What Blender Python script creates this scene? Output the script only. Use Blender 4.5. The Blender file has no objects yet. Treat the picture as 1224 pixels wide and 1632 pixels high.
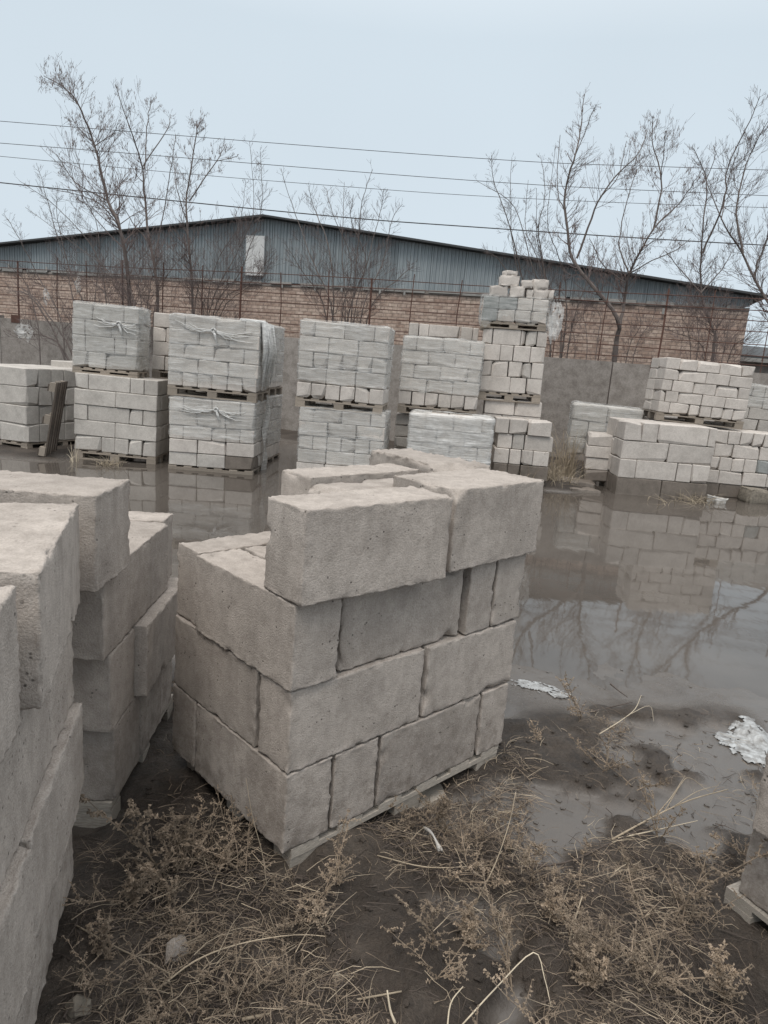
import bpy, math, random
import numpy as np
from mathutils import Vector, Matrix, noise as mn
R_ = random.Random(7)
SC = bpy.context.scene
COL = SC.collection
# ------------------------------------------------------------------ camera
FPX, PITCH, ROLL, EYE = 1109.3, .2116, .0788, 1.80
fw = Vector((0, math.cos(PITCH), -math.sin(PITCH)))
rt0 = Vector((1, 0, 0)); up0 = rt0.cross(fw)
rt = rt0*math.cos(ROLL) + up0*math.sin(ROLL)
up = up0*math.cos(ROLL) - rt0*math.sin(ROLL)
cam = bpy.data.cameras.new('camera'); camo = bpy.data.objects.new('camera', cam); COL.objects.link(camo)
camo.matrix_world = Matrix(((rt.x, up.x, -fw.x, 0), (rt.y, up.y, -fw.y, 0), (rt.z, up.z, -fw.z, EYE), (0, 0, 0, 1)))
cam.sensor_fit = 'VERTICAL'; cam.sensor_height = 24; cam.lens = FPX/1632*24
cam.clip_start = .05; cam.clip_end = 2000
SC.camera = camo
# ------------------------------------------------------------------ world: overcast sky
W = bpy.data.worlds.new('World'); SC.world = W; W.use_nodes = True
nt = W.node_tree; nt.nodes.clear()
SUN_EL, SUN_ROT = math.radians(60), math.radians(200)
def N(t, typ, **kw):
    n = t.nodes.new(typ)
    for k, v in kw.items(): setattr(n, k, v)
    return n
sky = N(nt, 'ShaderNodeTexSky', sky_type='NISHITA', sun_disc=False, sun_elevation=SUN_EL, sun_rotation=SUN_ROT,
        air_density=1.0, dust_density=3.0, ozone_density=1.5)
tc = N(nt, 'ShaderNodeTexCoord'); sep = N(nt, 'ShaderNodeSeparateXYZ')
ramp = N(nt, 'ShaderNodeValToRGB'); el = ramp.color_ramp.elements
el[0].position = 0.0; el[0].color = (.70, .79, .845, 1)
el[1].position = .10; el[1].color = (.695, .79, .865, 1)
for p, c in ((.38, (.66, .755, .83)), (.62, (1.0, 1.05, 1.09)), (1.0, (1.7, 1.7, 1.7))):
    e = el.new(p); e.color = (*c, 1)
cl = N(nt, 'ShaderNodeTexNoise'); cl.inputs['Scale'].default_value = 1.6; cl.inputs['Detail'].default_value = 3
clr = N(nt, 'ShaderNodeMapRange'); clr.inputs[3].default_value = .90; clr.inputs[4].default_value = 1.07
mul = N(nt, 'ShaderNodeVectorMath', operation='SCALE')
b1 = N(nt, 'ShaderNodeBackground'); b2 = N(nt, 'ShaderNodeBackground'); add = N(nt, 'ShaderNodeAddShader')
out = N(nt, 'ShaderNodeOutputWorld')
L = nt.links.new
L(tc.outputs['Generated'], sep.inputs[0]); L(sep.outputs['Z'], ramp.inputs[0])
L(tc.outputs['Generated'], cl.inputs['Vector']); L(cl.outputs['Fac'], clr.inputs[0])
L(ramp.outputs[0], mul.inputs[0]); L(clr.outputs[0], mul.inputs['Scale'])
L(mul.outputs[0], b1.inputs[0]); b1.inputs[1].default_value = .93
L(sky.outputs[0], b2.inputs[0]); b2.inputs[1].default_value = .004
L(b1.outputs[0], add.inputs[0]); L(b2.outputs[0], add.inputs[1]); L(add.outputs[0], out.inputs[0])
sl = bpy.data.lights.new('sun', 'SUN'); sl.energy = 1.5; sl.angle = math.radians(25); sl.color = (1, .95, .88)
so = bpy.data.objects.new('sun', sl); COL.objects.link(so)
sd = Vector((-.30*math.cos(SUN_EL), -.95*math.cos(SUN_EL), math.sin(SUN_EL)))
so.rotation_euler = sd.to_track_quat('Z', 'Y').to_euler(); so.location = (0, -10, 30)
SC.view_settings.view_transform = 'Standard'; SC.view_settings.look = 'None'
SC.view_settings.exposure = 0.06; SC.view_settings.gamma = 1
# ------------------------------------------------------------------ helpers
def ray(x, y): return rt*((x-612)/FPX) - up*((y-816)/FPX) + fw
def atY(x, y, Y):
    d = ray(x, y); return Vector((0, 0, EYE)) + d*(Y/d.y)
def atZ(x, y, z=0):
    d = ray(x, y); return Vector((0, 0, EYE)) + d*((z-EYE)/d.z)
def mesh(name, v, f, smooth=False):
    m = bpy.data.meshes.new(name); m.from_pydata([tuple(p) for p in v], [], f); m.update()
    if smooth: m.polygons.foreach_set('use_smooth', [True]*len(m.polygons))
    return m
def put(name, me, mat=None, parent=None, loc=None, rot=None, scale=None, M=None):
    if mat is not None and not me.materials: me.materials.append(mat)
    o = bpy.data.objects.new(name, me); COL.objects.link(o)
    if parent: o.parent = parent
    if M is not None: o.matrix_local = M
    if loc is not None: o.location = loc
    if rot is not None: o.rotation_euler = rot
    if scale is not None: o.scale = scale
    return o
def tag(o, label, cat, group=None):
    o['label'] = label; o['category'] = cat
    if group: o['group'] = group
    return o
def struct(o): o['kind'] = 'structure'; return o
def stuff(o): o['kind'] = 'stuff'; return o
def empty(name, M): 
    o = bpy.data.objects.new(name, None); COL.objects.link(o); o.matrix_world = M; o.empty_display_size = .2
    return o
def boxvf(x0, x1, y0, y1, z0, z1):
    v = [(x, y, z) for x in (x0, x1) for y in (y0, y1) for z in (z0, z1)]
    return v, [(0, 1, 3, 2), (4, 6, 7, 5), (0, 4, 5, 1), (2, 3, 7, 6), (0, 2, 6, 4), (1, 5, 7, 3)]
class MB:
    def __init__(s): s.v = []; s.f = []
    def add(s, v, f):
        n = len(s.v); s.v += list(v); s.f += [tuple(i+n for i in q) for q in f]
    def box(s, *a): s.add(*boxvf(*a))
    def tube(s, pts, r, n=5, cap=True):
        pts = [Vector(p) for p in pts]; rr = r if hasattr(r, '__len__') else [r]*len(pts)
        base = len(s.v); ref = Vector((.31, .17, .93))
        for i, p in enumerate(pts):
            d = (pts[min(i+1, len(pts)-1)] - pts[max(i-1, 0)])
            if d.length < 1e-9: d = Vector((0, 0, 1))
            d.normalize(); a = d.cross(ref)
            if a.length < .05: a = d.cross(Vector((1, 0, 0)))
            a.normalize(); b = d.cross(a)
            for k in range(n):
                t = 2*math.pi*k/n; s.v.append(tuple(p + a*(math.cos(t)*rr[i]) + b*(math.sin(t)*rr[i])))
        for i in range(len(pts)-1):
            for k in range(n):
                a0 = base+i*n+k; a1 = base+i*n+(k+1) % n
                s.f.append((a0, a1, a1+n, a0+n))
        if cap:
            s.f.append(tuple(base+k for k in range(n))[::-1]); s.f.append(tuple(base+(len(pts)-1)*n+k for k in range(n)))
    def mesh(s, name, smooth=False): return mesh(name, s.v, s.f, smooth)
# ------------------------------------------------------------------ materials
def newmat(name):
    m = bpy.data.materials.new(name); m.use_nodes = True; t = m.node_tree
    return m, t, t.nodes['Principled BSDF'], t.nodes['Material Output']
def noise_n(t, vec, scale, detail=4, rough=.55, dist=0):
    n = N(t, 'ShaderNodeTexNoise'); n.inputs['Scale'].default_value = scale; n.inputs['Detail'].default_value = detail
    n.inputs['Roughness'].default_value = rough; n.inputs['Distortion'].default_value = dist
    if vec: t.links.new(vec, n.inputs['Vector'])
    return n.outputs['Fac']
def cramp(t, fac, stops):
    r = N(t, 'ShaderNodeValToRGB'); e = r.color_ramp.elements
    while len(e) < len(stops): e.new(.5)
    for i, (p, c) in enumerate(stops):
        e[i].position = p; e[i].color = (*c, 1) if len(c) == 3 else c
    t.links.new(fac, r.inputs[0]); return r.outputs[0]
def mrange(t, fac, a, b, c, d):
    n = N(t, 'ShaderNodeMapRange'); t.links.new(fac, n.inputs[0])
    for i, v in enumerate((a, b, c, d)): n.inputs[i+1].default_value = v
    return n.outputs[0]
def mixc(t, a, b, fac=.5, mode='MIX'):
    n = N(t, 'ShaderNodeMix', data_type='RGBA', blend_type=mode)
    for s, v in ((6, a), (7, b), (0, fac)):
        if hasattr(v, 'links') or hasattr(v, 'is_linked'): t.links.new(v, n.inputs[s])
        else: n.inputs[s].default_value = (*v, 1) if hasattr(v, '__len__') and len(v) == 3 else v
    return n.outputs[2]
def math_n(t, op, a, b):
    n = N(t, 'ShaderNodeMath', operation=op)
    for i, v in enumerate((a, b)):
        if hasattr(v, 'is_linked'): t.links.new(v, n.inputs[i])
        else: n.inputs[i].default_value = v
    return n.outputs[0]
def bump(t, h, strength, dist, prev=None):
    n = N(t, 'ShaderNodeBump'); n.inputs['Strength'].default_value = strength; n.inputs['Distance'].default_value = dist
    t.links.new(h, n.inputs['Height'])
    if prev: t.links.new(prev, n.inputs['Normal'])
    return n.outputs[0]
def objvec(t, off=True):
    tcn = N(t, 'ShaderNodeTexCoord'); v = tcn.outputs['Object']
    if not off: return v
    oi = N(t, 'ShaderNodeObjectInfo'); a = N(t, 'ShaderNodeVectorMath', operation='SCALE'); c = N(t, 'ShaderNodeCombineXYZ')
    for i in range(3): t.links.new(oi.outputs['Random'], c.inputs[i])
    t.links.new(c.outputs[0], a.inputs[0]); a.inputs['Scale'].default_value = 37.
    s = N(t, 'ShaderNodeVectorMath', operation='ADD'); t.links.new(v, s.inputs[0]); t.links.new(a.outputs[0], s.inputs[1])
    return s.outputs[0]
def vec_scaled(t, v, s):
    mp = N(t, 'ShaderNodeMapping'); mp.inputs['Scale'].default_value = s; t.links.new(v, mp.inputs[0]); return mp.outputs[0]
def rnd(t, lo, hi):
    oi = N(t, 'ShaderNodeObjectInfo'); return mrange(t, oi.outputs['Random'], 0, 1, lo, hi)
def concrete(name, col, dark, fine=240., pits=True, var=.1, stain=.5, bstr=.6):
    m, t, P, O = newmat(name); v = objvec(t)
    big = noise_n(t, v, 5.5, 5, .6); med = noise_n(t, v, 28, 4, .6); fin = noise_n(t, v, fine, 3, .65)
    c = cramp(t, big, [(.30, dark), (.55, col), (.75, tuple(min(1, x*1.09) for x in col))])
    c = mixc(t, c, cramp(t, med, [(.25, (.74, .73, .72)), (.6, (1, 1, 1))]), stain, 'MULTIPLY')
    c = mixc(t, c, cramp(t, fin, [(.28, (.62, .60, .58)), (.62, (1.06, 1.06, 1.06))]), .55, 'MULTIPLY')
    hs = N(t, 'ShaderNodeHueSaturation'); t.links.new(c, hs.inputs['Color']); t.links.new(rnd(t, 1-var, 1+var), hs.inputs['Value'])
    c = hs.outputs[0]; hgt = fin
    if pits:
        ge = N(t, 'ShaderNodeNewGeometry'); sz = N(t, 'ShaderNodeSeparateXYZ'); t.links.new(ge.outputs['Position'], sz.inputs[0])
        spl = math_n(t, 'MULTIPLY', mrange(t, sz.outputs['Z'], .12, .62, 1, 0), mrange(t, noise_n(t, ge.outputs['Position'], 13, 6, .75), .46, .66, 0, 1))
        c = mixc(t, c, (.15, .122, .10), math_n(t, 'MULTIPLY', spl, .75))      # mud splashed up from the ground
        st = mrange(t, noise_n(t, vec_scaled(t, ge.outputs['Position'], (7, 7, 1.6)), 1.3, 5, .65), .48, .68, 0, .42)
        c = mixc(t, c, (.25, .218, .19), st)                                   # old damp stains
        vo = N(t, 'ShaderNodeTexVoronoi'); vo.inputs['Scale'].default_value = 42; t.links.new(v, vo.inputs['Vector'])
        vo.inputs['Randomness'].default_value = 1
        pit = mrange(t, vo.outputs['Distance'], .07, .2, 0, 1)
        gate = mrange(t, noise_n(t, v, 9, 2), .55, .62, 1, 0)       # pits come in clusters
        pit = math_n(t, 'MAXIMUM', pit, gate)
        c = mixc(t, (.10, .09, .08), c, pit)
        n1 = bump(t, pit, .5, .004)
    else: n1 = None
    n2 = bump(t, noise_n(t, v, 60, 5, .7), .5, .004, n1)
    n3 = bump(t, fin, bstr, .0032 if fine > 120 else .0022, n2)
    t.links.new(c, P.inputs['Base Color']); t.links.new(n3, P.inputs['Normal'])
    P.inputs['Roughness'].default_value = .93; P.inputs['Specular IOR Level'].default_value = .2
    return m
M_FG = concrete('fg_concrete', (.47, .418, .375), (.37, .327, .293), 170., True, .09, .75, .9)
M_FAR = concrete('pale_concrete', (.60, .552, .508), (.50, .458, .42), 90., False, .12, .5, .4)
M_FARA = concrete('grey_concrete', (.55, .515, .475), (.45, .42, .386), 90., False, .10, .5, .4)
M_WET = concrete('wet_concrete', (.21, .18, .155), (.15, .13, .11), 90., False, .1, .6, .4)
M_WET.node_tree.nodes['Principled BSDF'].inputs['Roughness'].default_value = .45
M_BLUE = concrete('bluish_concrete', (.33, .34, .33), (.25, .26, .25), 90., False, .08, .6, .4)
M_WALL = concrete('wall_concrete', (.33, .30, .275), (.225, .20, .18), 60., False, .08, .9, .5)
def simple(name, col, rough=.7, var=.1, nscale=20, dark=.6, metal=0, bstr=.3, bdist=.003, stretch=None):
    m, t, P, O = newmat(name); v = objvec(t)
    if stretch:
        mp = N(t, 'ShaderNodeMapping'); mp.inputs['Scale'].default_value = stretch; t.links.new(v, mp.inputs[0]); v = mp.outputs[0]
    n = noise_n(t, v, nscale, 5, .6)
    c = cramp(t, n, [(.3, tuple(x*dark for x in col)), (.65, col)])
    hs = N(t, 'ShaderNodeHueSaturation'); t.links.new(c, hs.inputs['Color']); t.links.new(rnd(t, 1-var, 1+var), hs.inputs['Value'])
    t.links.new(hs.outputs[0], P.inputs['Base Color']); P.inputs['Roughness'].default_value = rough; P.inputs['Metallic'].default_value = metal
    if bstr: t.links.new(bump(t, n, bstr, bdist), P.inputs['Normal'])
    return m
M_WOOD = simple('pallet_wood', (.36, .305, .25), .85, .2, 14, .55, stretch=(3, 30, 30))
M_WOODF = simple('damp_wood', (.48, .43, .37), .85, .2, 14, .5, stretch=(3, 30, 30))
M_WOODD = simple('wet_dark_wood', (.10, .078, .062), .8, .2, 14, .5, stretch=(3, 30, 30))
M_BARK = simple('bark', (.17, .14, .127), .9, .15, 9, .65, bstr=0)
M_TWIG = simple('twig', (.15, .115, .107), .9, .2, 3, .75, bstr=0)
M_SEED = simple('seed', (.20, .145, .125), .9, .2, 3, .7, bstr=0)
M_RUST = simple('rusty_iron', (.115, .055, .040), .85, .1, 12, .6)
M_STRAW = simple('straw', (.50, .41, .30), .75, .3, 6, .45, bstr=0)
M_STRAWP = simple('pale_straw', (.62, .53, .40), .7, .15, 9, .75, bstr=0)
M_WEED = simple('dry_weed', (.36, .28, .205), .85, .3, 9, .33, bstr=0)
M_DSTK = simple('dark_stick', (.09, .07, .058), .8, .25, 9, .6, bstr=0)
M_ROOF = simple('dark_roof', (.055, .058, .06), .7, .05, 2, .8)
M_FLASH = simple('dull_flashing', (.34, .33, .31), .7, .1, 3, .6)
M_HATCH = simple('white_hatch', (.66, .66, .65), .6, .05, 3, .88)
M_WIRE = simple('wire', (.05, .05, .055), .6, .05, 3, .8, bstr=0)
M_STONE = simple('stone', (.27, .235, .19), .9, .15, 30, .5)
M_PALE = simple('pale_rag', (.55, .53, .50), .8, .1, 25, .7)
M_BRK = simple('orange_brick', (.42, .23, .15), .9, .1, 30, .6)
def mat_metal():
    m, t, P, O = newmat('grey_blue_sheet'); v = objvec(t)
    a = noise_n(t, vec_scaled(t, v, (9, 9, .35)), 1.4, 5, .65); b = noise_n(t, vec_scaled(t, v, (30, 30, .6)), 2, 3, .6)
    c = cramp(t, a, [(.25, (.195, .222, .235)), (.5, (.27, .302, .316)), (.78, (.38, .41, .42))])
    c = mixc(t, c, cramp(t, b, [(.3, (.8, .8, .8)), (.7, (1.12, 1.12, 1.12))]), .6, 'MULTIPLY')
    hs = N(t, 'ShaderNodeHueSaturation'); t.links.new(c, hs.inputs['Color']); t.links.new(rnd(t, .82, 1.15), hs.inputs['Value'])
    t.links.new(hs.outputs[0], P.inputs['Base Color']); P.inputs['Roughness'].default_value = .55; P.inputs['Metallic'].default_value = .25
    return m
M_METAL = mat_metal()
def mat_brick():
    m, t, P, O = newmat('brick_masonry'); v = objvec(t, False)
    wob = N(t, 'ShaderNodeTexNoise'); wob.inputs['Scale'].default_value = 3; t.links.new(v, wob.inputs['Vector'])
    sp = N(t, 'ShaderNodeSeparateXYZ'); t.links.new(v, sp.inputs[0])
    cb = N(t, 'ShaderNodeCombineXYZ'); t.links.new(sp.outputs['X'], cb.inputs[0]); t.links.new(sp.outputs['Z'], cb.inputs[1])
    va = N(t, 'ShaderNodeVectorMath', operation='MULTIPLY_ADD'); t.links.new(wob.outputs['Color'], va.inputs[0]); va.inputs[1].default_value = (.012, .03, 0); t.links.new(cb.outputs[0], va.inputs[2])
    br = N(t, 'ShaderNodeTexBrick'); t.links.new(va.outputs[0], br.inputs['Vector'])
    br.inputs['Scale'].default_value = 1; br.inputs['Brick Width'].default_value = .27; br.inputs['Row Height'].default_value = .098
    br.inputs['Mortar Size'].default_value = .013; br.inputs['Mortar Smooth'].default_value = .3; br.inputs['Bias'].default_value = -.1
    br.inputs['Color1'].default_value = (.54, .44, .375, 1); br.inputs['Color2'].default_value = (.37, .27, .22, 1)
    br.inputs['Mortar'].default_value = (.32, .255, .22, 1)
    n = noise_n(t, v, .9, 5, .6); n2 = noise_n(t, v, 9, 4, .7)
    c = mixc(t, br.outputs['Color'], cramp(t, n, [(.3, (.78, .72, .70)), (.65, (1.05, 1.03, 1.0))]), .9, 'MULTIPLY')
    c = mixc(t, c, cramp(t, n2, [(.3, (.55, .52, .50)), (.6, (1.15, 1.15, 1.15))]), .9, 'MULTIPLY')
    t.links.new(c, P.inputs['Base Color']); P.inputs['Roughness'].default_value = .9
    inv = math_n(t, 'SUBTRACT', 1., br.outputs['Fac'])
    t.links.new(bump(t, n2, .4, .01, bump(t, inv, .8, .012)), P.inputs['Normal'])
    return m
M_BRICK = mat_brick()
def mat_wrap(lo=.10, hi=.52):
    m, t, P, O = newmat('plastic_film'); v = objvec(t)
    a = noise_n(t, vec_scaled(t, v, (1.2, 1.2, 16)), 3.2, 5, .65, .6); b = noise_n(t, v, 6, 4, .6)
    fac = mrange(t, a, .38, .66, lo, hi); fac = math_n(t, 'MULTIPLY', fac, mrange(t, b, .3, .6, .6, 1.15))
    P.inputs['Base Color'].default_value = (.78, .77, .75, 1); P.inputs['Roughness'].default_value = .42; P.inputs['Specular IOR Level'].default_value = .35
    t.links.new(bump(t, a, .7, .02, bump(t, b, .5, .03)), P.inputs['Normal'])
    tr = N(t, 'ShaderNodeBsdfTransparent'); tr.inputs[0].default_value = (.95, .96, .96, 1)
    mx = N(t, 'ShaderNodeMixShader'); t.links.new(fac, mx.inputs[0]); t.links.new(tr.outputs[0], mx.inputs[1]); t.links.new(P.outputs[0], mx.inputs[2])
    t.links.new(mx.outputs[0], O.inputs[0]); return m
M_FILM = mat_wrap(); M_FILMD = mat_wrap(.3, .75); M_KNOT = mat_wrap(.5, .9)
def mat_ground():
    m, t, P, O = newmat('mud'); g = N(t, 'ShaderNodeNewGeometry'); v = g.outputs['Position']
    a = noise_n(t, v, 2.2, 6, .65); b = noise_n(t, v, 16, 6, .7); f = noise_n(t, v, 90, 4, .7)
    c = cramp(t, a, [(.32, (.032, .025, .020)), (.5, (.056, .045, .037)), (.68, (.095, .080, .068))])
    c = mixc(t, c, cramp(t, b, [(.3, (.5, .48, .46)), (.62, (1.2, 1.17, 1.12))]), .8, 'MULTIPLY')
    c = mixc(t, c, cramp(t, f, [(.3, (.55, .53, .5)), (.65, (1.25, 1.2, 1.15))]), .6, 'MULTIPLY')
    sp = N(t, 'ShaderNodeSeparateXYZ'); t.links.new(v, sp.inputs[0])
    wet = mrange(t, sp.outputs['Z'], .004, .040, 1, 0)          # silt film close to the water level
    c = mixc(t, c, (.135, .12, .107), math_n(t, 'MULTIPLY', wet, .8))
    rg = math_n(t, 'ADD', mrange(t, wet, 0, 1, .62, .16), mrange(t, b, .3, .7, -.08, .12))
    t.links.new(c, P.inputs['Base Color']); t.links.new(rg, P.inputs['Roughness'])
    h = math_n(t, 'ADD', math_n(t, 'MULTIPLY', b, .7), math_n(t, 'MULTIPLY', f, .3))
    nb = N(t, 'ShaderNodeBump'); nb.inputs['Distance'].default_value = .05; t.links.new(h, nb.inputs['Height'])
    t.links.new(mrange(t, wet, 0, 1, .75, .10), nb.inputs['Strength'])
    t.links.new(nb.outputs[0], P.inputs['Normal']); return m
M_MUD = mat_ground()
def mat_water():
    m, t, P, O = newmat('muddy_water'); g = N(t, 'ShaderNodeNewGeometry'); v = g.outputs['Position']
    a = noise_n(t, v, .7, 4, .6)
    t.links.new(cramp(t, a, [(.3, (.075, .064, .055)), (.7, (.12, .104, .09))]), P.inputs['Base Color'])
    P.inputs['Roughness'].default_value = .035; P.inputs['IOR'].default_value = 1.42
    n = noise_n(t, vec_scaled(t, v, (1.4, .6, 1)), 5, 3, .5)
    t.links.new(bump(t, n, .06, .012), P.inputs['Normal']); return m
M_WATER = mat_water()
def mat_ice():
    m, t, P, O = newmat('dirty_ice'); v = objvec(t); n = noise_n(t, v, 22, 5, .7)
    t.links.new(cramp(t, n, [(.36, (.17, .16, .15)), (.64, (.48, .49, .49))]), P.inputs['Base Color']); P.inputs['Roughness'].default_value = .35
    t.links.new(bump(t, n, .6, .01), P.inputs['Normal']); return m
M_ICE = mat_ice()
# ------------------------------------------------------------------ terrain and water
def sstep(a, b, x): x = min(1, max(0, (x-a)/(b-a))); return x*x*(3-2*x)
def fbm(x, y, z, o=4): return mn.fractal(Vector((x, y, z)), 1.0, 2.0, o)
V0 = Vector
def ground_h(x, y):
    n = fbm(x*.9, y*.9, 3.1, 3); shore = 3.55 + .35*n + .25*sstep(.5, -1.5, x)
    near = 1 - sstep(shore-.35, shore+.25, y)                 # the weedy bank we stand on
    flat = 1 - sstep(4.0+.6*n, 5.9+.6*n, y)                  # silt flat barely at the water level
    h = -.16 + .166*flat*sstep(-1.6, .4, x) + .158*(1-sstep(3.9, 4.7, y))*(1-sstep(-1.6, .4, x))
    near_h = .052 + .040*fbm(x*2.1, y*2.1, 7.7, 4) + .034*fbm(x*7, y*7, 1.2, 5) + .010*mn.noise(V0((x*27, y*27, 2))) + .02*(1-sstep(1.2, 2.6, y))
    if x > -.3: near_h = max(.003, near_h - .085*sstep(.0, .40, fbm(x*1.6+7, y*1.6, 6.6, 3))*sstep(.0, .6, x))
    h = h*(1-near) + near_h*near
    if near < .99: h += (1-near)*flat*.008*fbm(x*4, y*4, 5.5, 4)
    lf = sstep(-4.1, -5.0, x+.3*fbm(x, y, 9, 3))*sstep(9.4, 10.2, y+.35*x*0)     # bank under the left stacks
    h = max(h, -.16+.21*lf + .012*lf*fbm(x*3, y*3, 4.4, 4))
    e = math.exp(-(((x-2.75)/.85)**2 + ((y-11.5)/.75)**2)**1.5)
    h = max(h, -.16 + .26*e + .03*e*fbm(x*5, y*5, 2, 3))
    back = sstep(13.2, 15.0, y + .22*x + .4*n)                # dry strip along the concrete wall
    h = max(h, -.16 + .24*back + .02*back*fbm(x*2, y*2, 8, 3))
    return h
def axis(f0, f1, step, mid0, mid1, mstep, far):
    a = list(np.arange(f0, f1, step)); b = []
    x = f1
    while x < mid1: b.append(x); x += mstep
    while x < far: b.append(x); x *= 1.35
    b.append(far); c = []; x = f0-mstep
    while x > mid0: c.append(x); x -= mstep
    x = min(mid0, -2.)
    while x > -far: c.append(x); x *= 1.35
    c.append(-far)
    return c[::-1]+a+b
X = axis(-1.6, 2.3, .022, -8, 9, .14, 600); Y = axis(1.1, 4.3, .022, -2, 18, .14, 600)
vs = [(x, y, ground_h(x, y) if -40 < x < 40 and -5 < y < 40 else (.05 if y > 15 else .04 if y < 1 else -.16)) for y in Y for x in X]
nx = len(X); fs = [(j*nx+i, j*nx+i+1, (j+1)*nx+i+1, (j+1)*nx+i) for j in range(len(Y)-1) for i in range(nx-1)]
struct(put('ground', mesh('ground', vs, fs, True), M_MUD))
struct(put('water', mesh('water', [(-60, 2.2, 0), (60, 2.2, 0), (60, 30, 0), (-60, 30, 0)], [(0, 1, 2, 3)]), M_WATER))
# ------------------------------------------------------------------ warehouse
WL, WR = atY(0, 430, 25), atY(1195, 490, 19)
WL.z = WR.z = 0
wx = (WR-WL).normalized(); wy = Vector((0, 0, 1)).cross(wx)
pk = atY(425, 348, WL.y + (atY(425, 348, 22.4).x-WL.x)/(WR.x-WL.x)*(WR.y-WL.y))
half = (WR - Vector((pk.x, pk.y, 0))).dot(wx); xr = half; xl = -half
org = WR - wx*half
Mw = Matrix(((wx.x, wy.x, 0, org.x), (wx.y, wy.y, 0, org.y), (0, 0, 1, 0), (0, 0, 0, 1)))
wh = tag(empty('warehouse', Mw), 'long low warehouse with brick base and grey-blue corrugated metal gable behind the yard wall', 'warehouse')
ZB, ZP, ZE = 3.92, pk.z, 4.20
slope = (ZP-ZE)/half
def roofz(x): return ZP - abs(x)*slope
b = MB(); b.box(xl, xr, 0, .4, 0, ZB-.1); b.box(xr-.4, xr, .4, 30, 0, ZB-.1); b.box(xl, xl+.4, .4, 30, 0, ZB-.1)
put('brick_wall', b.mesh('brick_wall'), M_BRICK, wh)
b = MB(); 
x = xl
rr = random.Random(3)
put('concrete_sill', mesh('concrete_sill', *boxvf(xl, xr, -.02, .42, ZB-.10, ZB-.02)), M_WALL, wh)
while x < xr-.02:
    x1 = min(x+1.0, xr); pv = []; pts = []; u = x; k = 0
    while u < x1-1e-4:
        ph = k % 4; pts.append((u, 0 if ph in (0, 3) else -.024)); u += (.012, .036, .012, .044)[ph]; k += 1
    pts.append((x1, 0)); yb = .02+rr.uniform(-.008, .008); zb = ZB+rr.uniform(-.03, .03)
    v = []
    for px_, py_ in pts: v += [(px_, yb+py_, zb), (px_, yb+py_, roofz(px_)-.01)]
    put('metal_sheet', mesh('metal_sheet', v, [(2*i, 2*i+2, 2*i+3, 2*i+1) for i in range(len(pts)-1)]), M_METAL, wh)
    # ragged flashing under each sheet
    if rr.random() < .93:
        d = rr.uniform(.04, .09)
        f_ = put('flashing', mesh('flashing', *boxvf(x+.01, x1+rr.uniform(-.3, 0.), -.06-rr.uniform(0, .02), -.045, ZB-d, ZB+.015+rr.uniform(0, .02))), M_FLASH, wh)
        if rr.random() < .6:
            q = x+rr.uniform(.1, .8); put('hanging_scrap', mesh('hanging_scrap', *boxvf(q, q+.06, -.085, -.075, ZB-d-rr.uniform(.06, .14), ZB-.01)), M_FLASH, wh, rot=(0, rr.uniform(-.02, .02), 0))
    x = x1
for s in (-1, 1):
    e = s*(half+.35); v = []
    for X_, Z_ in ((0, ZP), (e, roofz(e))):
        for Y_ in (-.3, 30):
            v += [(X_, Y_, Z_+.005), (X_, Y_, Z_+.06)]
    put('roof', mesh('roof', v, [(0, 1, 3, 2), (4, 6, 7, 5), (0, 4, 5, 1), (2, 3, 7, 6), (0, 2, 6, 4), (1, 5, 7, 3)]), M_ROOF, wh)
Mi = Mw.inverted()
def on_wh(x, y):
    d = ray(x, y); o = Vector((0, 0, EYE)); n = wy; t = (org-o).dot(n)/d.dot(n); return Mi @ (o+d*t)
h0 = on_wh(393, 439); h1 = on_wh(424, 377)
put('hatch', mesh('hatch', *boxvf(h0.x, h1.x, -.10, -.035, h0.z, h1.z)), M_HATCH, wh)
# shed at the far right
pA = atY(1197, 545, 19.5); pA.z = 0
sh = tag(empty('shed', Matrix.Translation(pA+Vector((.55, 3, 0)))), 'small dark shed with a pale-edged roof at the right edge beyond the warehouse', 'shed')
put('wall', mesh('wall', *boxvf(0, 7, 0, 5, 0, 2.75)), M_WALL, sh)
put('roof', mesh('roof', [(-.3, -.3, 2.78), (7.3, -.3, 2.65), (7.3, 5, 3.3), (-.3, 5, 3.4), (-.3, -.3, 2.9), (7.3, -.3, 2.77), (7.3, 5, 3.42), (-.3, 5, 3.52)],
    [(0, 3, 2, 1), (4, 5, 6, 7), (0, 1, 5, 4), (1, 2, 6, 5), (2, 3, 7, 6), (3, 0, 4, 7)]), M_ROOF, sh)
put('fascia', mesh('fascia', *boxvf(-.3, 7.3, -.36, -.32, 2.68, 2.80)), M_FLASH, sh)
# ------------------------------------------------------------------ yard wall and rebar fence
cL, cR = atY(0, 503, 18.2), atY(900, 568, 15.0)
cx = (cR-cL); cx.z = 0; cx.normalize(); cy = Vector((0, 0, 1)).cross(cx); ZT = 2.19
start = Vector((cL.x, cL.y, 0)) - cx*6
Mc = Matrix(((cx.x, cy.x, 0, start.x), (cx.y, cy.y, 0, start.y), (0, 0, 1, 0), (0, 0, 0, 1)))
yw = tag(empty('yard_wall', Mc), 'stained grey concrete yard wall running behind the block stacks', 'wall')
tot = 30; p = 0; rr = random.Random(5)
while p < tot:
    w = 3.0
    v, f = boxvf(p+.012, p+w-.012, 0, .16, -.2, ZT+rr.uniform(-.04, .03))
    put('wall_panel', mesh('wall_panel', v, f), M_WALL, yw, loc=(0, rr.uniform(-.02, .02), 0), rot=(rr.uniform(-.01, .01), 0, 0)); p += w
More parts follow.
